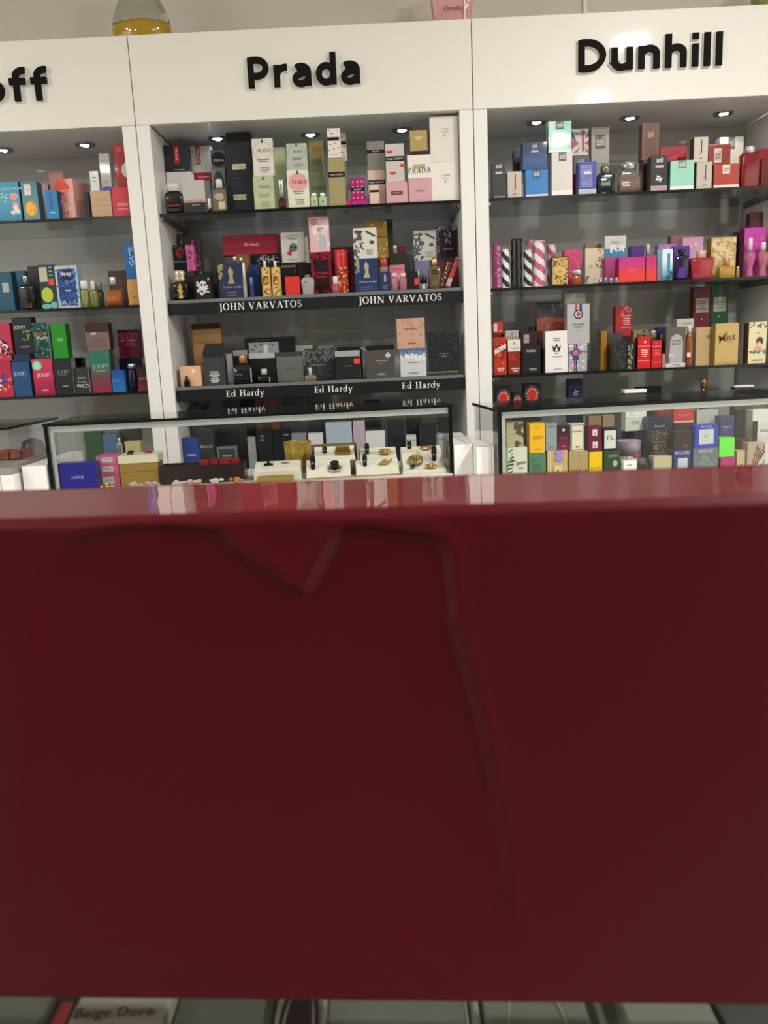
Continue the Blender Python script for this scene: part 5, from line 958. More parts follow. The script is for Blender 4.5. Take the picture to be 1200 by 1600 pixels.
c(1058, 1084.5, 498, Y2, 'bdbab4', 'white box with grey letters behind the arch box', [('t', .55, .9, .05, 'OPIUM', '8c8884', 0, .5), ('L', .3, .8, .8, .84, 1, '9c9890')])
b(1073, 1085.5, 508, 520, Y0, 'a85a34', 'd0c8c0', 'curved amber spray bottle with a white label', shape='cyl', trans=.4, capw=.55, prof=[(0, .75), (.03, .8), (.25, .95), (.5, 1), (.75, .9), (.95, .7), (1, .4)], D=[('r', .1, .28, .55, .42, 'd8ccc4')])
a = c(1088, 1115, 511, Y1-.02, 'bda272', 'khaki gold box with script, left of the pair', [('t', .75, .74, .12, 'ss', '5c4a28', 0, .3), ('p', [(.15, .6), (.2, .6), (.45, .7), (.4, .7)], '9c8454')], d=.05)
c(1118.5, 1155, 505, Y0, 'b9a063', 'khaki gold box with large brown script', [('t', .5, .66, .2, 'Miss', '5a3c20', 8, .7), ('p', [(.15, .52), (.19, .52), (.5, .78), (.47, .8)], '5a3c20'), ('L', .45, .54, .8, .57, 1, '8c7440'), ('r', .02, .03, .98, .045, '9c8850')], sidecol='8c7840')
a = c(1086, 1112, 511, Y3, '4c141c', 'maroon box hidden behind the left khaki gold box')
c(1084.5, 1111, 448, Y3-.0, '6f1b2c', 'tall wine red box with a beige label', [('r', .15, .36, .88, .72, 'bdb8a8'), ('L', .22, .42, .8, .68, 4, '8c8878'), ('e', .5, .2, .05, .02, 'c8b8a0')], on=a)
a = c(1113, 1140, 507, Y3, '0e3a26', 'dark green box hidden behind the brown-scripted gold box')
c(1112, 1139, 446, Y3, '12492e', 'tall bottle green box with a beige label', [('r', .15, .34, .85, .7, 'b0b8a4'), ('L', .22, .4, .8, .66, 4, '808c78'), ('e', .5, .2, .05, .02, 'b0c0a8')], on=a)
c(1171, 1199, 503, Y0, 'd6cfa8', 'cream box with a lady portrait and green garland', [('N', 14, '4c7c58', .05, .86, .95, .97, .08), ('e', .6, .92, .1, .03, '9c4c3c'), ('L', .35, .72, .7, .76, 1, 'a08c60'), ('e', .62, .54, .2, .1, '5c4838'), ('e', .58, .44, .12, .09, 'd8b49c'), ('e', .55, .34, .24, .07, 'c89c88'), ('N', 14, '4c7c58', .05, .25, .95, .31, .08), ('L', .2, .06, .9, .1, 1, '7c6c48')], sidecol='7c4a28', d=.045)
# RIGHT CABINET, LOWEST SHELF
SZ = shelf(1, 3)
SUN = lambda u, v, r_: [('p', [(u+(r_ if k % 2 else r_*.62)*math.cos(PI*k/16), v+(r_ if k % 2 else r_*.62)*math.sin(PI*k/16)) for k in range(32)], 'c89a80'), ('e', u, v, r_*.62, r_*.62, 'c02c28'), ('o', u, v, r_*1.05, r_*1.05, 'b07c58', .0008)]
a = c(772, 801, 636, Y0, '34302c', 'brown-black box under the left sun box')
c(774, 799, 602.5, Y0, '171a26', 'navy box with a radiant red sun at the cabinet side', SUN(.5, .4, .4), on=a)
a = c(802, 818, 640, Y0, '24262c', 'dark box under the smallest sun box')
c(800.5, 816.5, 613, Y0, '171a26', 'smallest navy box with a radiant sun, between two larger', SUN(.5, .4, .42), on=a)
a = c(818, 846, 634, Y1-.02, '2c2822', 'dark brown box under the right sun box')
c(818, 845, 599.5, Y1-.02, '151826', 'navy box with a radiant red sun, right one', SUN(.5, .5, .4), on=a)
a = c(888.5, 911, 624, Y1, '1c2438', 'dark blue box under the navy crest box')
c(888, 911, 592, Y1, '18223e', 'navy box with a small silver crest', [('N', 6, '8c94a8', .35, .3, .65, .5, .08), ('L', .25, .2, .75, .27, 1, '9ca4b8')], on=a)
a = c(977, 1010, 614, Y0, '3c3c3a', 'dark tall box carrying a flat white box')
c(976, 1010.5, 608.5, Y0, 'f0eee8', 'flat white box lying on a dark box, left of two', on=a)
c(997, 1034, 604, Y2, '101113', 'black flat-topped box behind the left white slab')
b(1096, 1106, 592.5, 606, Y1, '3c3626', 'c9a050', 'dark bottle with a bright gold cap under the third shelf', shape='cyl', capw=.95, capmet=.9, trans=.2)
a = c(1149, 1178, 605, Y0, '3c3e3c', 'grey-black tall box carrying a thin white box')
c(1148, 1178.5, 602, Y0, 'd8d6d0', 'thin white box lying on a box, right of two', on=a, d=.04)
c(858, 876, 668, Y0, '1f2a36', 'blue-black box seen through the right case top', coat=.4)
c(920, 940, 650, Y1, '8c7c60', 'tan box standing behind the row of small cartons')
c(942, 960, 648, Y1, '9a8a6c', 'beige box with a tiny flower behind the row of cartons')
c(1057, 1090, 632, Y3, '2c302e', 'dark box at the back of the lowest shelf')
c(1036, 1050, 655, Y1, '6c2c34', 'brown red box at the back seen through the right case')

# =================================================== RIGHT GLASS CASE
SZ = FR; XR = None; WHERE = 'in the right glass case'
def yr(px, off): 
    p = on_z(px, 640-.052*(px-779), ZR); return p.y+off
def cc(x0, x1, yt, off, *a_, **k): k.setdefault('d', .035); k.setdefault('rot', math.degrees(a2)); return c(x0, x1, yt, yr(x0, off), *a_, **k)
N_ = 'carton'
A_ = .03
r1 = cc(793, 824, 699, A_, 'd0d6c0', 'white box with a brush-drawn green palm leaf', [('p', [(.02+.12*math.sin(i), .12+i*.085), (.3+.1*math.sin(i*1.3), .15+i*.087), (.25, .19+i*.087), (.02+.12*math.sin(i), .15+i*.085)], '1f5a34') for i in range(10)]+[('t', .68, .62, .12, 'Jaime', '1c1c1c', 8, .5), ('L', .5, .48, .85, .52, 1, '5c5c5c')])
cc(791.5, 818, 659.5, A_, 'b0a680', 'clear-wrapped sand box with a dark shadowy print', [('N', 14, '4c4a38', .5, .1, .95, .9, .22, .5), ('L', .1, .5, .6, .56, 1, '8c8460')], on=r1, coat=.9)
r1 = cc(826.5, 853, 708, A_, '4f7c5c', 'muted green box under the yellow one', [('t', .35, .8, .1, 'Cabotine', '2c4c38', 0, .5), ('L', .15, .5, .7, .7, 3, '3f6a4c')])
cc(827, 851.5, 661, A_, 'e8b41c', 'bright yellow box on top of the muted green one', [('t', .5, .84, .05, 'femme', '8c5c10'), ('s', .55, .5, .135, 'JOOP!', '8c5010'), ('L', .3, .1, .8, .15, 1, 'b88418')], on=r1, sidecol='c8a014')
r1 = cc(855, 887, 704, A_, 'ccb07c', 'cream striped box with a lavender rosette', [('D', 12, 1, 'dcc89c', .02, 0, 0, 1, 1)]+[('r', .02+.09*i, 0, .05+.09*i, 1, 'dcc694') for i in range(11)]+[('N', 10, '9c84c0', .4, .74, .7, .98, .14, .7), ('r', .3, .15, .72, .6, 'd8c890'), ('o', .51, .37, .22, .24, '8c7444', .0006), ('t', .5, .42, .12, 'if', '6c5424')])
cc(852.5, 870.5, 661.5, A_, '8b979c', 'blue-grey box right of the bright yellow one', [('L', .2, .85, .8, .92, 1, '4c545c'), ('L', .2, .08, .8, .14, 1, '6c747c')], base=None, on=r1)
cc(871.5, 889.5, 665, A_, ('7c1c3c', '4c1a34', '241c24'), 'dark wine box with a small palm emblem', [('e', .5, .82, .12, .06, 'c8c0c0'), ('s', .5, .48, .12, 'JOOP!', 'a8606c'), ('L', .25, .1, .8, .2, 1, 'a06070')], on=r1)
r1 = cc(889, 919.5, 705, A_, 'a89468', 'tan two-part box with brown capitals and a small ring mark', [('r', 0, .28, 1, .3, '6c5c38'), ('o', .5, .78, .1, .1, '7c6438', .0006), ('s', .5, .42, .13, 'VENEZIA', '5c4420')])
cc(891.5, 913, 662, A_, 'd8d6bc', 'cream box with a thin dark border', [('o', .5, .5, .0, .0, '2c2c2c', .0001)]+[('r', .06, .04, .94, .055, '3c3c34'), ('r', .06, .945, .94, .96, '3c3c34'), ('r', .06, .04, .09, .96, '3c3c34'), ('r', .91, .04, .94, .96, '3c3c34'), ('t', .5, .72, .08, 'ROCHAS', '3c3c34', 0, .6), ('L', .35, .12, .65, .2, 1, '4c4c44')], on=r1)
r1 = cc(920.5, 941.5, 706, A_, 'e0c01c', 'lemon yellow box with brown script', [('t', .5, .5, .1, 'Innuendo', '6c4c10', 3, .8)])
r2 = cc(919, 941, 686, A_, '641c34', 'wine square box with a white label, lower of two', [('r', .32, .3, .68, .78, 'd8ccc8'), ('e', .5, .45, .05, .06, '641c34')], on=r1)
cc(918.5, 940.5, 666, A_, '641c34', 'wine square box with a white label, upper of two', [('r', .32, .25, .68, .75, 'd8ccc8'), ('e', .5, .42, .05, .06, '641c34')], on=r2)
r1 = cc(943.5, 970, 704, A_, '33472f', 'dark green box with a pale disc', [('t', .55, .84, .13, 'ODIN', '9cac84', 0, .6), ('e', .68, .6, .14, .1, 'a8b890'), ('N', 12, '52654a', .1, .05, .95, .5, .2, .1)])
cc(942.5, 964.5, 669, A_, '1b2038', 'navy box with a white label and a bird mark', [('r', .08, .1, .92, .9, 'ced2c6'), ('L', .25, .6, .75, .7, 1, '6c7468'), ('N', 4, '5c6458', .3, .45, .7, .58, .12, .3)], on=r1)
cc(974, 995.5, 720, .01, 'dfe0d8', 'small white box at the front of the right case', [('L', .2, .75, .7, .85, 1, '8c8c84')], d=.03)
# round hat boxes
p = on_z(988, 700, FR+.06); r_ = place(969, 1007, 690, yr(969, .09))
root = empty('round_hat_box', ((r_.x0+r_.x1)/2, r_.Y+.037, FR+.0002), 0, 'round lilac-grey box with pleated lower side and a lid', 'hat box'); Wd = (r_.x1-r_.x0)/2; Hh = r_.z1-FR
mb = MB(); mb.rings([(0, Wd*.95, Wd*.95), (Hh*.62, Wd*.95, Wd*.95)], mat('b4acb0', .5), 32)
for i in range(16): mb.box(Wd*.95*math.cos(i*PI/8)-.0008, Wd*.95*math.cos(i*PI/8)+.0008, Wd*.95*math.sin(i*PI/8)-.0008, Wd*.95*math.sin(i*PI/8)+.0008, .001, Hh*.6, mat('84808c', .5), .0002)
mb.build('drum', root); mb = MB(); mb.rings([(Hh*.62, Wd, Wd), (Hh*.97, Wd, Wd), (Hh, Wd*.97, Wd*.97)], mat('a99cac', .45), 32); mb.build('lid', root)
r_ = place(998, 1020, 716, yr(998, .022)); Wd = (r_.x1-r_.x0)/2
root = empty('faceted_bottle', ((r_.x0+r_.x1)/2, r_.Y+Wd, FR+.0002), 0, 'black faceted hexagonal bottle box at the front of the right case', 'perfume bottle')
mb = MB(); mb.rings([(0, Wd*.8, Wd*.8), (.02, Wd, Wd), (.05, Wd, Wd), (r_.z1-FR, Wd*.75, Wd*.75)], mat('0e0f10', .2, 0, .5), 6, smooth=False); mb.build('body', root)
mb = MB(); mb.ball((-.02, 0.0, r_.z1-FR+.004), (.012, .012, .006), mat('8c3c2c', .4)); mb.build('red_tassel', root)
cc(1021, 1050.5, 713, .022, 'b3ab88', 'pale khaki box with faint pale capitals at the front', [('t', .5, .45, .14, 'ROMEO', 'e0d8b0', 0, .8), ('e', .5, .45, .0, .0, 'b3ab88')])
r1 = cc(1022, 1049, 706, .07, '3a3a30', 'dark plinth box under the ornate black tins')
orn = [('N', 30, '7c7450', .05, .1, .95, .9, .06, .4), ('r', 0, .0, 1, .04, '6c6440'), ('r', 0, .94, 1, .98, '6c6440')]
r2 = cc(1019.5, 1050, 690, .07, '1c1a12', 'ornate black and gold tin, lower of two', orn, on=r1)
cc(1019, 1049.5, 672, .07, '1f1e16', 'ornate black and gold tin, upper of two', orn, on=r2)
r1 = cc(1052.5, 1080, 703, A_, '163068', 'navy blue box with a small white panel at the front', [('s', .5, .9, .1, 'BVLGARI', 'c8d0e0', 0, .85), ('r', .24, .2, .82, .72, 'b4c0c4'), ('s', .53, .5, .1, 'BLV', '7c94a8', 0, .45)])
r2 = cc(1053, 1082, 674, A_+.002, '16181a', 'black box with a red-brown emblem on the navy blue box', [('N', 6, '7c2c20', .45, .1, .85, .35, .1)], on=r1)
r3 = cc(1083, 1123.5, 700, A_, '58666a', 'grey glassy box with pale capitals at its top edge', [('s', .5, .9, .09, 'BVLGARI', 'c8d0d0', 0, .6), ('N', 8, '6c7a80', .2, .0, .9, .7, .14, 2)], coat=.8)
cc(1085.5, 1123, 663.5, A_, '2438a4', 'bright blue box with a large white panel', [('s', .5, .92, .09, 'BVLGARI', 'b8c4e8', 0, .92), ('r', .18, .16, .82, .8, 'b8c0bc'), ('s', .5, .5, .1, 'BLV', '6c8490', 0, .4), ('L', .35, .3, .65, .36, 1, '8c9c9c')], on=r3)
r1 = cc(1126, 1150, 714, A_, 'a41c6c', 'magenta box under the neon green one', [('t', .5, .5, .14, 'GHOST', 'e078b0', 0, .5)])
cc(1124, 1149, 684, A_, '62d83c', 'plain neon green box', on=r1)
cc(1151.5, 1165, 704, A_, 'b8a074', 'small tan box right of the magenta one', [('L', .3, .35, .7, .45, 1, '7c6844')], d=.03)
cc(1152, 1172, 686, .08, '482024', 'dark maroon box with rose print behind the tan one', [('N', 14, '7c3c40', .1, .2, .9, .95, .12)])
MZ = []
for i in range(5):
    s = .1+i*.14; MZ.append(('p', [(s, .0), (s+.05, .0), (s*.5+.55, .55-.09*i+.36), (s*.5+.5, .55-.09*i+.4)], '6c2028'))
    MZ.append(('p', [(.95-s*.4, .98-.1*i), (1-s*.1, .9-.12*i), (1, .93-.12*i), (.97-s*.4, 1.0-.1*i)], '6c2028'))
cc(1168, 1197, 692, .022, 'a49680', 'box with a wine red diagonal maze pattern', MZ+[('p', [(.3, .12), (.42, .04), (.98, .5), (.98, .7)], 'b8bcb8')])
# rear things in the right case
r1 = cc(977, 1011, 673.5, .2, '20252c', 'dark box under the white box with thin pale capitals')
cc(977, 1011, 640, .2, 'd0d4c6', 'white box with thin pale capitals at the back of the case', [('t', .5, .78, .28, 'BLANC', 'f4f4ec', 0, .95), ('r', 0, .98, 1, 1, 'c0c4b8'), ('L', .15, .3, .8, .5, 3, 'a8ac9c')], on=r1)
r1 = cc(1012.5, 1051, 670, .16, '1e2440', 'dark plinth box under the navy scripted box')
cc(1012, 1051, 651, .16, '1f2848', 'navy box with silver script at the back of the case', [('t', .5, .2, .26, 'Dupont', 'b8c0d0', 3, .65)], on=r1)
r1 = cc(1054, 1084, 660.5, .2, '221c1e', 'dark box under the scallop-edged red box')
cc(1052.5, 1085, 638, .2, 'b83030', 'red box with a scalloped lower edge and curly script', [('t', .5, .55, .2, 'Amour', 'd87870', 4, .7)]+[('e', .1+.2*i, .06, .1, .09, 'e0b0a8') for i in range(5)], on=r1)
cc(1088.5, 1123, 640.5, .2, 'a6ada6', 'pale grey translucent box behind the bright blue one', coat=.6)
r1 = cc(1126, 1148, 684, .14, '1c2034', 'dark box under the violet-navy box')
cc(1125.5, 1148, 650, .14, '3c3e68', 'violet-navy box with a silver script at the back', [('t', .5, .5, .13, 'Dupont', 'a8acc0', 3, .75), ('L', .2, .32, .6, .38, 1, '8c90a8')], on=r1)
cc(1176, 1207, 640, .2, 'cfd2c8', 'large white box with a black left side at the picture edge', [('r', 0, 0, .28, .8, '24262a'), ('t', .65, .62, .06, 'SERGE', '3c3c3c', 0, .5)])
cc(1029, 1045, 633, .26, '8c2c2c', 'dull red box at the very back of the right case')
cc(1152, 1166, 640, .24, '24282c', 'black box at the back between violet and white boxes')

# =================================================== MIDDLE GLASS CASE
SZ = FM; WHERE = 'in the middle glass case'
def ym(px, off): return on_z(px, 663-.0487*(px-68), ZM).y+off
def cm(x0, x1, yt, off, *a_, **k): k.setdefault('d', .05); k.setdefault('rot', math.degrees(aM)); return c(x0, x1, yt, ym(x0, off), *a_, **k)
cm(89, 148, 724, .02, '1f1f8c', 'deep blue box with white capitals lying at the left of the case', [('s', .5, .5, .12, 'JAIPUR', 'c0c4e8', 0, .45)], sidecol='14146c', d=.05)
bar = [('r', .25, .25, .75, .8, 'c8c4c4'), ('D', 6, 1, '5c5c5c', .02, .28, .3, .72, .8)]
r1 = cm(152, 186, 741, .08, 'c06080', 'pink carton with a barcode, lowest of three', bar, d=.07)
r1 = cm(151, 185, 726, .08, 'c4607c', 'pink carton with a barcode, middle of three', bar, on=r1, d=.07)
cm(149.5, 184, 712, .08, 'c8688c', 'pink carton with a barcode, topmost of three', bar, on=r1, d=.07)
# gold hat box with cream lid
def lidbox(x0, x1, yt, ylid, off, body, lid, label, d=.07):
    r_ = place(x0, x1, ylid, ym(x0, off)); t = on_y((x0+x1)/2, yt, r_.Y).z; W = (r_.x1-r_.x0)/2
    root = empty('gift_box', ((r_.x0+r_.x1)/2, r_.Y, SZ+.0002), aM, label, 'gift box')
    mb = MB(); mb.box(-W*.97, W*.97, .002, d-.002, 0, r_.z1-SZ, mat(body, .35, .4), .001); mb.box(-W*.975, W*.975, .0015, d-.0015, (r_.z1-SZ)*.62, (r_.z1-SZ)*.66, mat('8c7434', .4, .4), .0003); mb.build('box_body', root)
    mb = MB(); mb.box(-W, W, 0, d, r_.z1-SZ+.0003, t-SZ, mat(lid, .5), .001); mb.build('lid', root)
    r_.top = t+.0005; r_.o = root; r_.t = t; return r_
def blob(name, label, cat, loc, parts):
    mb = MB()
    for (cx, cy, cz), rr, mm in parts: mb.ball((cx, cy, cz), rr, mm)
    return tag(mb.build(name, loc=loc), label, cat)
g1 = lidbox(185, 247, 711, 724, .075, 'a88c44', 'dcd8bc', 'gold gift box with a cream lid and a black bow', d=.08)
def bow(px, top, off, label, s=1.0, band=True, parent_mat='0c0c0e', tall=1.0):
    """knotted ribbon: two loops, a knot and two tails"""
    Yb = ym(px, off); x = on_y(px, 710, Yb).x; mb = MB(); mm = mat(parent_mat, .45); k = .009*s
    mb.ball((0, 0, k*.9*tall), (k*.55, k*.55, k*.5), mm)
    for q in (-1, 1):
        mb.ball((q*k*.5, q*k*.1, k*1.5*tall), (k*.6, k*.4, k*.75*tall), mm); mb.tube([(0, 0, k*.8), (q*k*.5, -k*.5, k*.3), (q*k*.9, -k*1.1, .0016)], k*.32, mm)
    root = empty('ribbon_bow', (x, Yb, top), random.uniform(-.5, .5), label, 'bow'); mb.build('ribbon', root)
    if band: mb = MB(); mb.rings([(k*.75*tall, k*.62, k*.62), (k*1.0*tall, k*.62, k*.62)], mat('c8b890', .3, .8), 12, cap=False); mb.build('gold_cord', root)
bow(205, g1.top, .1, 'black satin bow lying on the cream lid of the gold box', 1.0, False, tall=.6)
Yb = ym(232, .11); blob('silk_flower', 'small red silk flower on the cream lid', 'flower', (on_y(232, 708, Yb).x, Yb, g1.top), [((.007*math.cos(i*2.1), .007*math.sin(i*2.1), .004+.001*(i % 2)), (.006, .005, .004), mat('a02c28', .5)) for i in range(6)]+[((0, 0, .006), (.005, .005, .005), mat('c04038', .5))])
Yb = ym(168, .03); blob('gold_ornament', 'shiny gold ornament in front of the pink cartons', 'ornament', (on_y(166, 752, Yb).x, Yb, FM), [((.009*(i-2), .003*(i % 2), .008), (.007, .006, .008), GOLD) for i in range(5)]+[((0, 0, .017), (.007, .006, .006), GOLD)])
for i, (px, lb) in enumerate(((213, 'crumpled pale ribbon twist before the gold box'), (238, 'crumpled pale ribbon twist between the gold box and the trunk'), (280, 'crumpled pale ribbon twist before the dark trunk at its left'), (303, 'small twist of pale gold tissue before the dark trunk'), (338, 'small heap of white tissue before the trunk'), (368, 'small heap of rusty gold foil before the trunk end'))):
    Yb = ym(px, .022); cl = ['b4a49c', 'b8a8a0', 'c0b4b4', 'd0a888', 'c8c4c0', 'b87a48'][i]
    rr_ = random.Random(i); blob('tissue_twist', lb, 'ribbon', (on_y(px, 752, Yb).x, Yb, FM+.002), [((rr_.uniform(-.016, .016), rr_.uniform(-.006, .006), rr_.uniform(.004, .014)), (rr_.uniform(.006, .01), .005, rr_.uniform(.004, .006)), mat(cl, .55)) for k in range(9)])
# dark open trunk with wine red parcels
r_ = place(248, 380, 727, ym(248, .07)); W = (r_.x1-r_.x0)/2; H = r_.z1-FM; dT = .085
root = empty('open_trunk_box', ((r_.x0+r_.x1)/2, r_.Y, FM+.0002), aM, 'dark brown open trunk box in the middle of the case', 'box'); DM = mat('241a1a', .4, 0, .3)
mb = MB(); mb.box(-W, W, 0, .003, 0, H, DM); mb.box(-W, W, dT-.003, dT, 0, H, DM); mb.box(-W, -W+.003, .0032, dT-.0032, 0, H, DM); mb.box(W-.003, W, .0032, dT-.0032, 0, H, DM); mb.box(-W+.0032, W-.0032, .0032, dT-.0032, 0, .004, DM)
mb.box(-W*.35, -W*.33, -.0006, .0005, .002, H-.002, mat('40322e', .4)); mb.build('box_body', root)
for i in range(4):
    px = 318+i*16; Yb = ym(px, .085+.012*(i % 2)); a_ = on_y(px, 722, Yb); mb = MB(); mb.box(-.014, .014, 0, .022, 0, H+.011-.0045, mat('8c2028', .45), .002)
    tag(mb.build('wine_parcel', loc=(a_.x, Yb, FM+.005)), 'wine red parcel in the dark trunk, %s' % ['leftmost', 'second from left', 'third from left', 'rightmost'][i], 'parcel')
# gold ribbed basket
Yb = ym(462, .16); x = on_y(463, 705, Yb).x; Rb = (on_y(484, 705, Yb).x-on_y(442, 705, Yb).x)/2; zt_ = on_y(463, 692, Yb).z-FM
root = empty('gold_basket', (x, Yb+Rb, FM+.0002), 0, 'ribbed gold basket with a handle ring behind the trays', 'basket'); GB = mat('c8ac50', .3, .6)
mb = MB(); n = 40
mb.rings([(0, Rb*.88, Rb*.88), (zt_*.97, Rb, Rb)], GB, n, cap=False); mb.rings([(zt_*.97, Rb*.97, Rb*.97), (.003, Rb*.85, Rb*.85)], GB, n, cap=False); mb.rings([(0, Rb*.87, Rb*.87), (.003, Rb*.87, Rb*.87)], GB, n)
for i in range(36): a_ = i*PI/18; mb.tube([(Rb*.885*math.cos(a_), Rb*.885*math.sin(a_), .001), (Rb*1.005*math.cos(a_), Rb*1.005*math.sin(a_), zt_*.97)], .0009, GB, 4)
mb.build('basket_wall', root); mb = MB(); mb.tube([(Rb*1.01*math.cos(i*PI/16), Rb*1.01*math.sin(i*PI/16), zt_*.98) for i in range(33)], .0022, GB); mb.build('rim', root)
mb = MB(); mb.tube([(Rb+.002+.012*math.sin(i*PI/8), 0, zt_*.55+.016*math.cos(i*PI/8)) for i in range(9)], .0026, mat('b07c38', .3, .6)); mb.build('handle', root)

CRM = 'dcdccb'
def tray(x0, x1, yfront, yback, off, d, label, body='a8885c'):
    """card box with a sloping cream cushion; returns a surface sampler"""
    Yf = ym(x0, off); zf = on_y((x0+x1)/2, yfront, Yf).z; zb = on_y((x0+x1)/2, yback, Yf+d).z; A_ = on_y(x0, yfront, Yf); B_ = on_y(x1, yfront, Yf); W = (B_.x-A_.x)/2
    z0 = FM+.0002; H = max(zf-z0, .012); rise = max(zb-z0-H, .004)
    root = empty('jewellery_tray', ((A_.x+B_.x)/2, Yf, z0), aM, label, 'tray', 'jewellery trays in the middle glass case')
    mb = MB(); v = [(s*W, y, z) for s in (-1, 1) for y, z in ((0, 0), (d, 0), (d, H+rise-.008), (0, H-.008))]
    mb.add(v, [[0, 3, 2, 1], [4, 5, 6, 7], [0, 4, 7, 3], [1, 2, 6, 5], [0, 1, 5, 4]], mat(body, .5, .15)); mb.build('card_box', root)
    mb = MB(); e = .0008
    v = [(s*(W-e), y, z) for s in (-1, 1) for y, z in ((e, H-.008), (d-e, H+rise-.008), (d-.002, H+rise), (.002, H))]
    v[2] = (-W+.003, d-.002, H+rise); v[3] = (-W+.003, .002, H); v[6] = (W-.003, d-.002, H+rise); v[7] = (W-.003, .002, H)
    mb.add(v, [[0, 3, 2, 1], [4, 5, 6, 7], [0, 4, 7, 3], [1, 2, 6, 5], [3, 7, 6, 2]], mat(CRM, .6)); mb.build('cushion', root)
    def surf(px, t):
        Yt = Yf+d*t; s_ = Vector((on_y(px, yfront, Yt).x, Yt, z0+H+rise*t+.0016)); surf.tilt = math.atan2(rise, d); return s_
    return surf
def onbow(s, px, t, label, sc=1.0, tall=1.6):
    p = s(px, t); mm = mat('0c0c0e', .45); k = .0115*sc; mb = MB()
    for q in (-1, 1): mb.ball((q*k*.25, 0, k*1.4*tall), (k*.5, k*.35, k*.8*tall), mm); mb.ball((q*k*.2, 0, k*.55*tall), (k*.45, k*.3, k*.5*tall), mm)
    root = empty('ribbon_bow', p, random.uniform(-.3, .3), label, 'bow'); mb.build('ribbon', root)
    mb = MB(); mb.rings([(k*.92*tall, k*.42, k*.4), (k*1.08*tall, k*.42, k*.4)], mat('d0c090', .3, .8), 12, cap=False); mb.build('gold_cord', root)
def ontag(s, px, t, label, kind):
    p = s(px, t); mb = MB(); tl = s.tilt*.85
    if kind == 'hat':
        mb.rings([(0, .018, .018), (.003, .018, .018), (.004, .015, .015)], mat('c8c4b4', .15, 1.0), 28); root = empty('hat_brooch', p, 0, label, 'brooch'); root.rotation_euler.x = tl*.6; root.scale = (1.15, 1.15, 1.15); mb.build('brim', root)
        mb = MB(); mb.rings([(.0042, .0105, .0105), (.018, .0115, .0115), (.0185, .011, .011)], mat('0e0e10', .25), 24); mb.build('crown', root); return
    if kind == 'flower':
        for i in range(7): mb.ball((.0075*math.cos(i*.9), .0075*math.sin(i*.9), .004+.0015*(i % 2)), (.006, .0045, .0035), GOLD)
        mb.ball((0, 0, .007), (.005, .005, .004), GOLD)
    elif kind == 'shell':
        for i in range(6): mb.tube([(-.012+.003*i, 0, .002), (-.004+.003*i, .004, .009+.002*math.sin(i)), (.006+.0015*i, .002, .003+.002*i)], .0024, GOLD)
    elif kind == 'plate':
        mb.box(-.017, .017, -.009, .009, 0, .003, mat('b89a58', .3, .8), .0006); mb.box(-.015, .015, .002, .008, .003, .014, mat('c8a858', .3, .9), .001)
    elif kind == 'ring':
        mb.tube([(.011*math.cos(i*PI/8), .006*math.sin(i*PI/8), .003+.002*math.sin(i)) for i in range(17)], .0018, mat('b87850', .3, .8))
    elif kind == 'crown':
        mb.rings([(0, .014, .014), (.003, .016, .016), (.012, .0155, .0155), (.013, .014, .014)], mat('b0a078', .3, .8), 28)
        for i in range(7): mb.tube([(.004*math.cos(i*.9), .004*math.sin(i*.9), .012), (.007*math.cos(i*.9), .007*math.sin(i*.9), .026)], .0016, mat('d8c070', .3, .8))
    o = tag(mb.build('gold_brooch', loc=p), label, 'brooch'); o.rotation_euler.x = tl; o.scale = (1.45, 1.3, 1.3)
sA = tray(396, 470, 732, 720, .045, .07, 'cream jewellery tray with a thin black clasp left of the ribbon trays', CRM)
p = sA(420, .45); mb = MB(); mb.box(-.014, .014, -.008, .008, 0, .003, mat('141414', .3), .0006); mb.box(-.004, .004, .004, .016, .003, .006, mat('141414', .3), .0006); o = tag(mb.build('black_clasp', loc=p, rz=.2), 'flat black clasp on the left cream tray', 'clasp'); o.rotation_euler.x = sA.tilt
p = sA(446, .6); mb = MB(); mb.rings([(0, .013, .006), (.002, .013, .006)], mat('c0b080', .3, .7), 20); o = tag(mb.build('gold_oval_brooch', loc=p), 'thin oval gold brooch on the left cream tray', 'brooch'); o.rotation_euler.x = sA.tilt
r_ = place(402, 458, 745, ym(402, .012)); mb = MB(); W = (r_.x1-r_.x0)/2; H = r_.z1-FM; GC = mat('b8a258', .35, .5)
mb.box(-W, W, 0, .002, 0, H, GC); mb.box(-W, W, .028, .03, 0, H, GC); mb.box(-W, -W+.002, .0022, .0278, 0, H, GC); mb.box(W-.002, W, .0022, .0278, 0, H, GC); mb.box(-W+.002, W-.002, .0022, .0278, 0, .002, GC)
tag(mb.build('open_gold_box', loc=((r_.x0+r_.x1)/2, r_.Y, FM+.0002), rz=aM), 'small open gold box in front of the left cream tray', 'box')
sB = tray(478, 549, 743, 718, .03, .05, 'cream tray with a black hat brooch, second tray from the left', 'a88c60')
onbow(sB, 490, .3, 'black ribbon bow left of the hat brooch', 1.0, 1.9); ontag(sB, 524, .35, 'black top hat brooch with a silver brim', 'hat')
sB2 = tray(490, 556, 716, 697, .095, .05, 'brown-sided open tray at the back with a gold plate brooch', '7c6448')
Yw = ym(490, .148); aw = on_y(487, 716, Yw); bw = on_y(558, 716, Yw); mb = MB(); hw_ = (bw.x-aw.x)/2; tw = on_y(520, 693, Yw).z-FM-.0004
mb.box(-hw_, hw_, 0, .003, 0, tw, mat('8a6c4c', .5), .0005)
for s in (-1, 1): mb.box(s*hw_-.0015, s*hw_+.0015, -.05, -.0005, 0, tw-.004, mat('a08460', .5), .0004)
tag(mb.build('open_card_box', loc=((aw.x+bw.x)/2, Yw, FM+.0002), rz=aM), 'open brown card box standing round the back tray with the gold plate brooch', 'box')
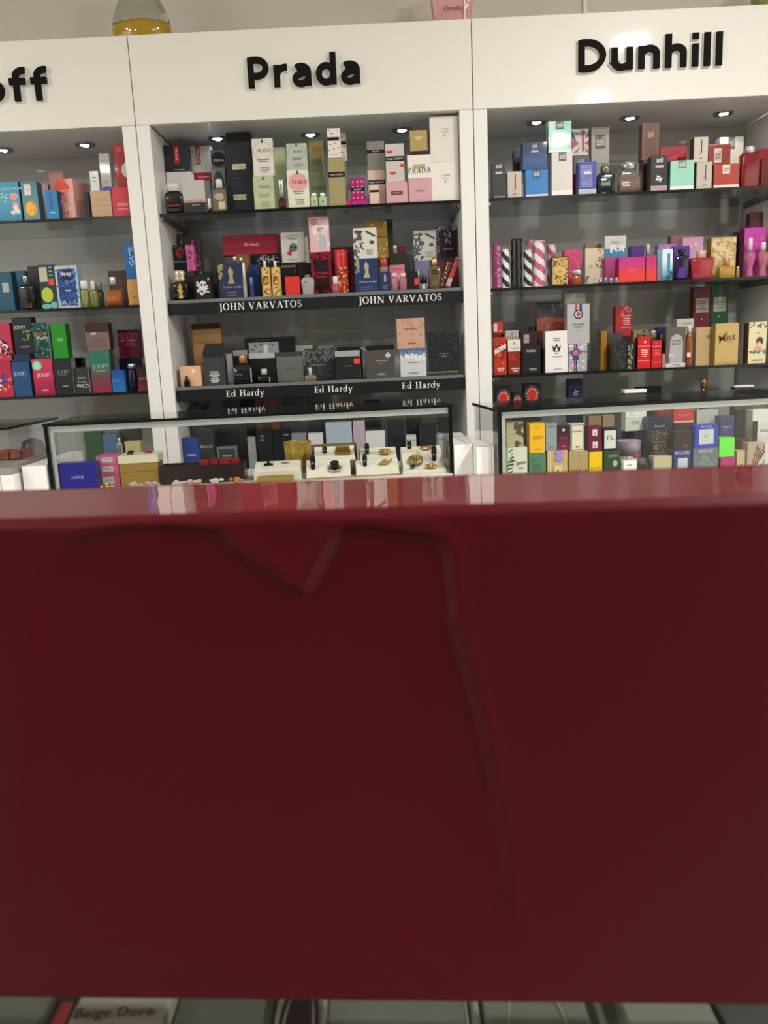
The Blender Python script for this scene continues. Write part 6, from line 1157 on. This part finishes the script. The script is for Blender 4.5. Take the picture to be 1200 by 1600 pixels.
onbow(sB2, 508, .35, 'black ribbon bow on the brown-sided tray', .9, 1.1); ontag(sB2, 536, .4, 'square gold plate brooch on the brown-sided tray', 'plate')
sC = tray(556, 625, 741, 718, .03, .05, 'cream tray with a gold shell brooch, third along the front', 'a88c60')
onbow(sC, 571, .4, 'black ribbon bow on the front tray with the gold shell', .9, 1.8); ontag(sC, 602, .5, 'gold shell brooch on the front cream tray', 'shell')
sC2 = tray(562, 621, 715, 699, .095, .05, 'cream tray with a gold flower brooch behind the shell tray', CRM)
onbow(sC2, 574, .3, 'black ribbon bow beside the gold flower brooch', .9, 1.6); ontag(sC2, 602, .35, 'gold flower brooch on the rear cream tray', 'flower')
sD = tray(629, 699, 744, 734, .022, .025, 'narrow cream tray at the front right of the case', CRM)
ontag(sD, 674, .5, 'gold starfish brooch on the front right tray', 'flower'); onbow(sD, 645, .4, 'small black ribbon bow on the front right tray', .9, .6)
sD2 = tray(629, 695, 734, 697, .055, .08, 'cream tray with a gold crown brooch at the right end', CRM)
onbow(sD2, 679, .25, 'long black ribbon bow right of the crown brooch', 1.0, 2.0); ontag(sD2, 650, .25, 'silver and gold crown-shaped brooch', 'crown')
onbow(sD2, 641, .85, 'black ribbon bow behind the crown brooch', .9, 1.2); ontag(sD2, 667, .85, 'rose gold ring-shaped brooch at the back right', 'ring')
# left case contents
SZ = .9755
for i, (xx, cl) in enumerate(((-.335, '7c3c24'), (-.298, '84442a'), (-.261, '7a3a22'))):
    mb = MB(); mb.box(-.017, .017, 0, .05, 0, .03, mat(cl, .4, 0, .3), .004); mb.box(-.0175, .0175, .002, .048, .021, .0225, mat('5a2818', .5), .0004)
    tag(mb.build('leather_case', loc=(xx, -.62, SZ+.0002)), ['rust brown leather case in the left glass case, leftmost of three', 'rust brown leather case in the left glass case, middle of three', 'rust brown leather case in the left glass case, rightmost of three'][i], 'leather case', 'leather cases in the left glass case')
mb = MB(); mb.rings([(0, .04, .03), (.02, .04, .03), (.045, .032, .024), (.055, .012, .01)], mat('3c2430', .4, 0, .3), 28); tag(mb.build('domed_box', loc=(-.285, -.515, SZ+.0002)), 'dark plum domed box behind the rust brown leather cases', 'box')
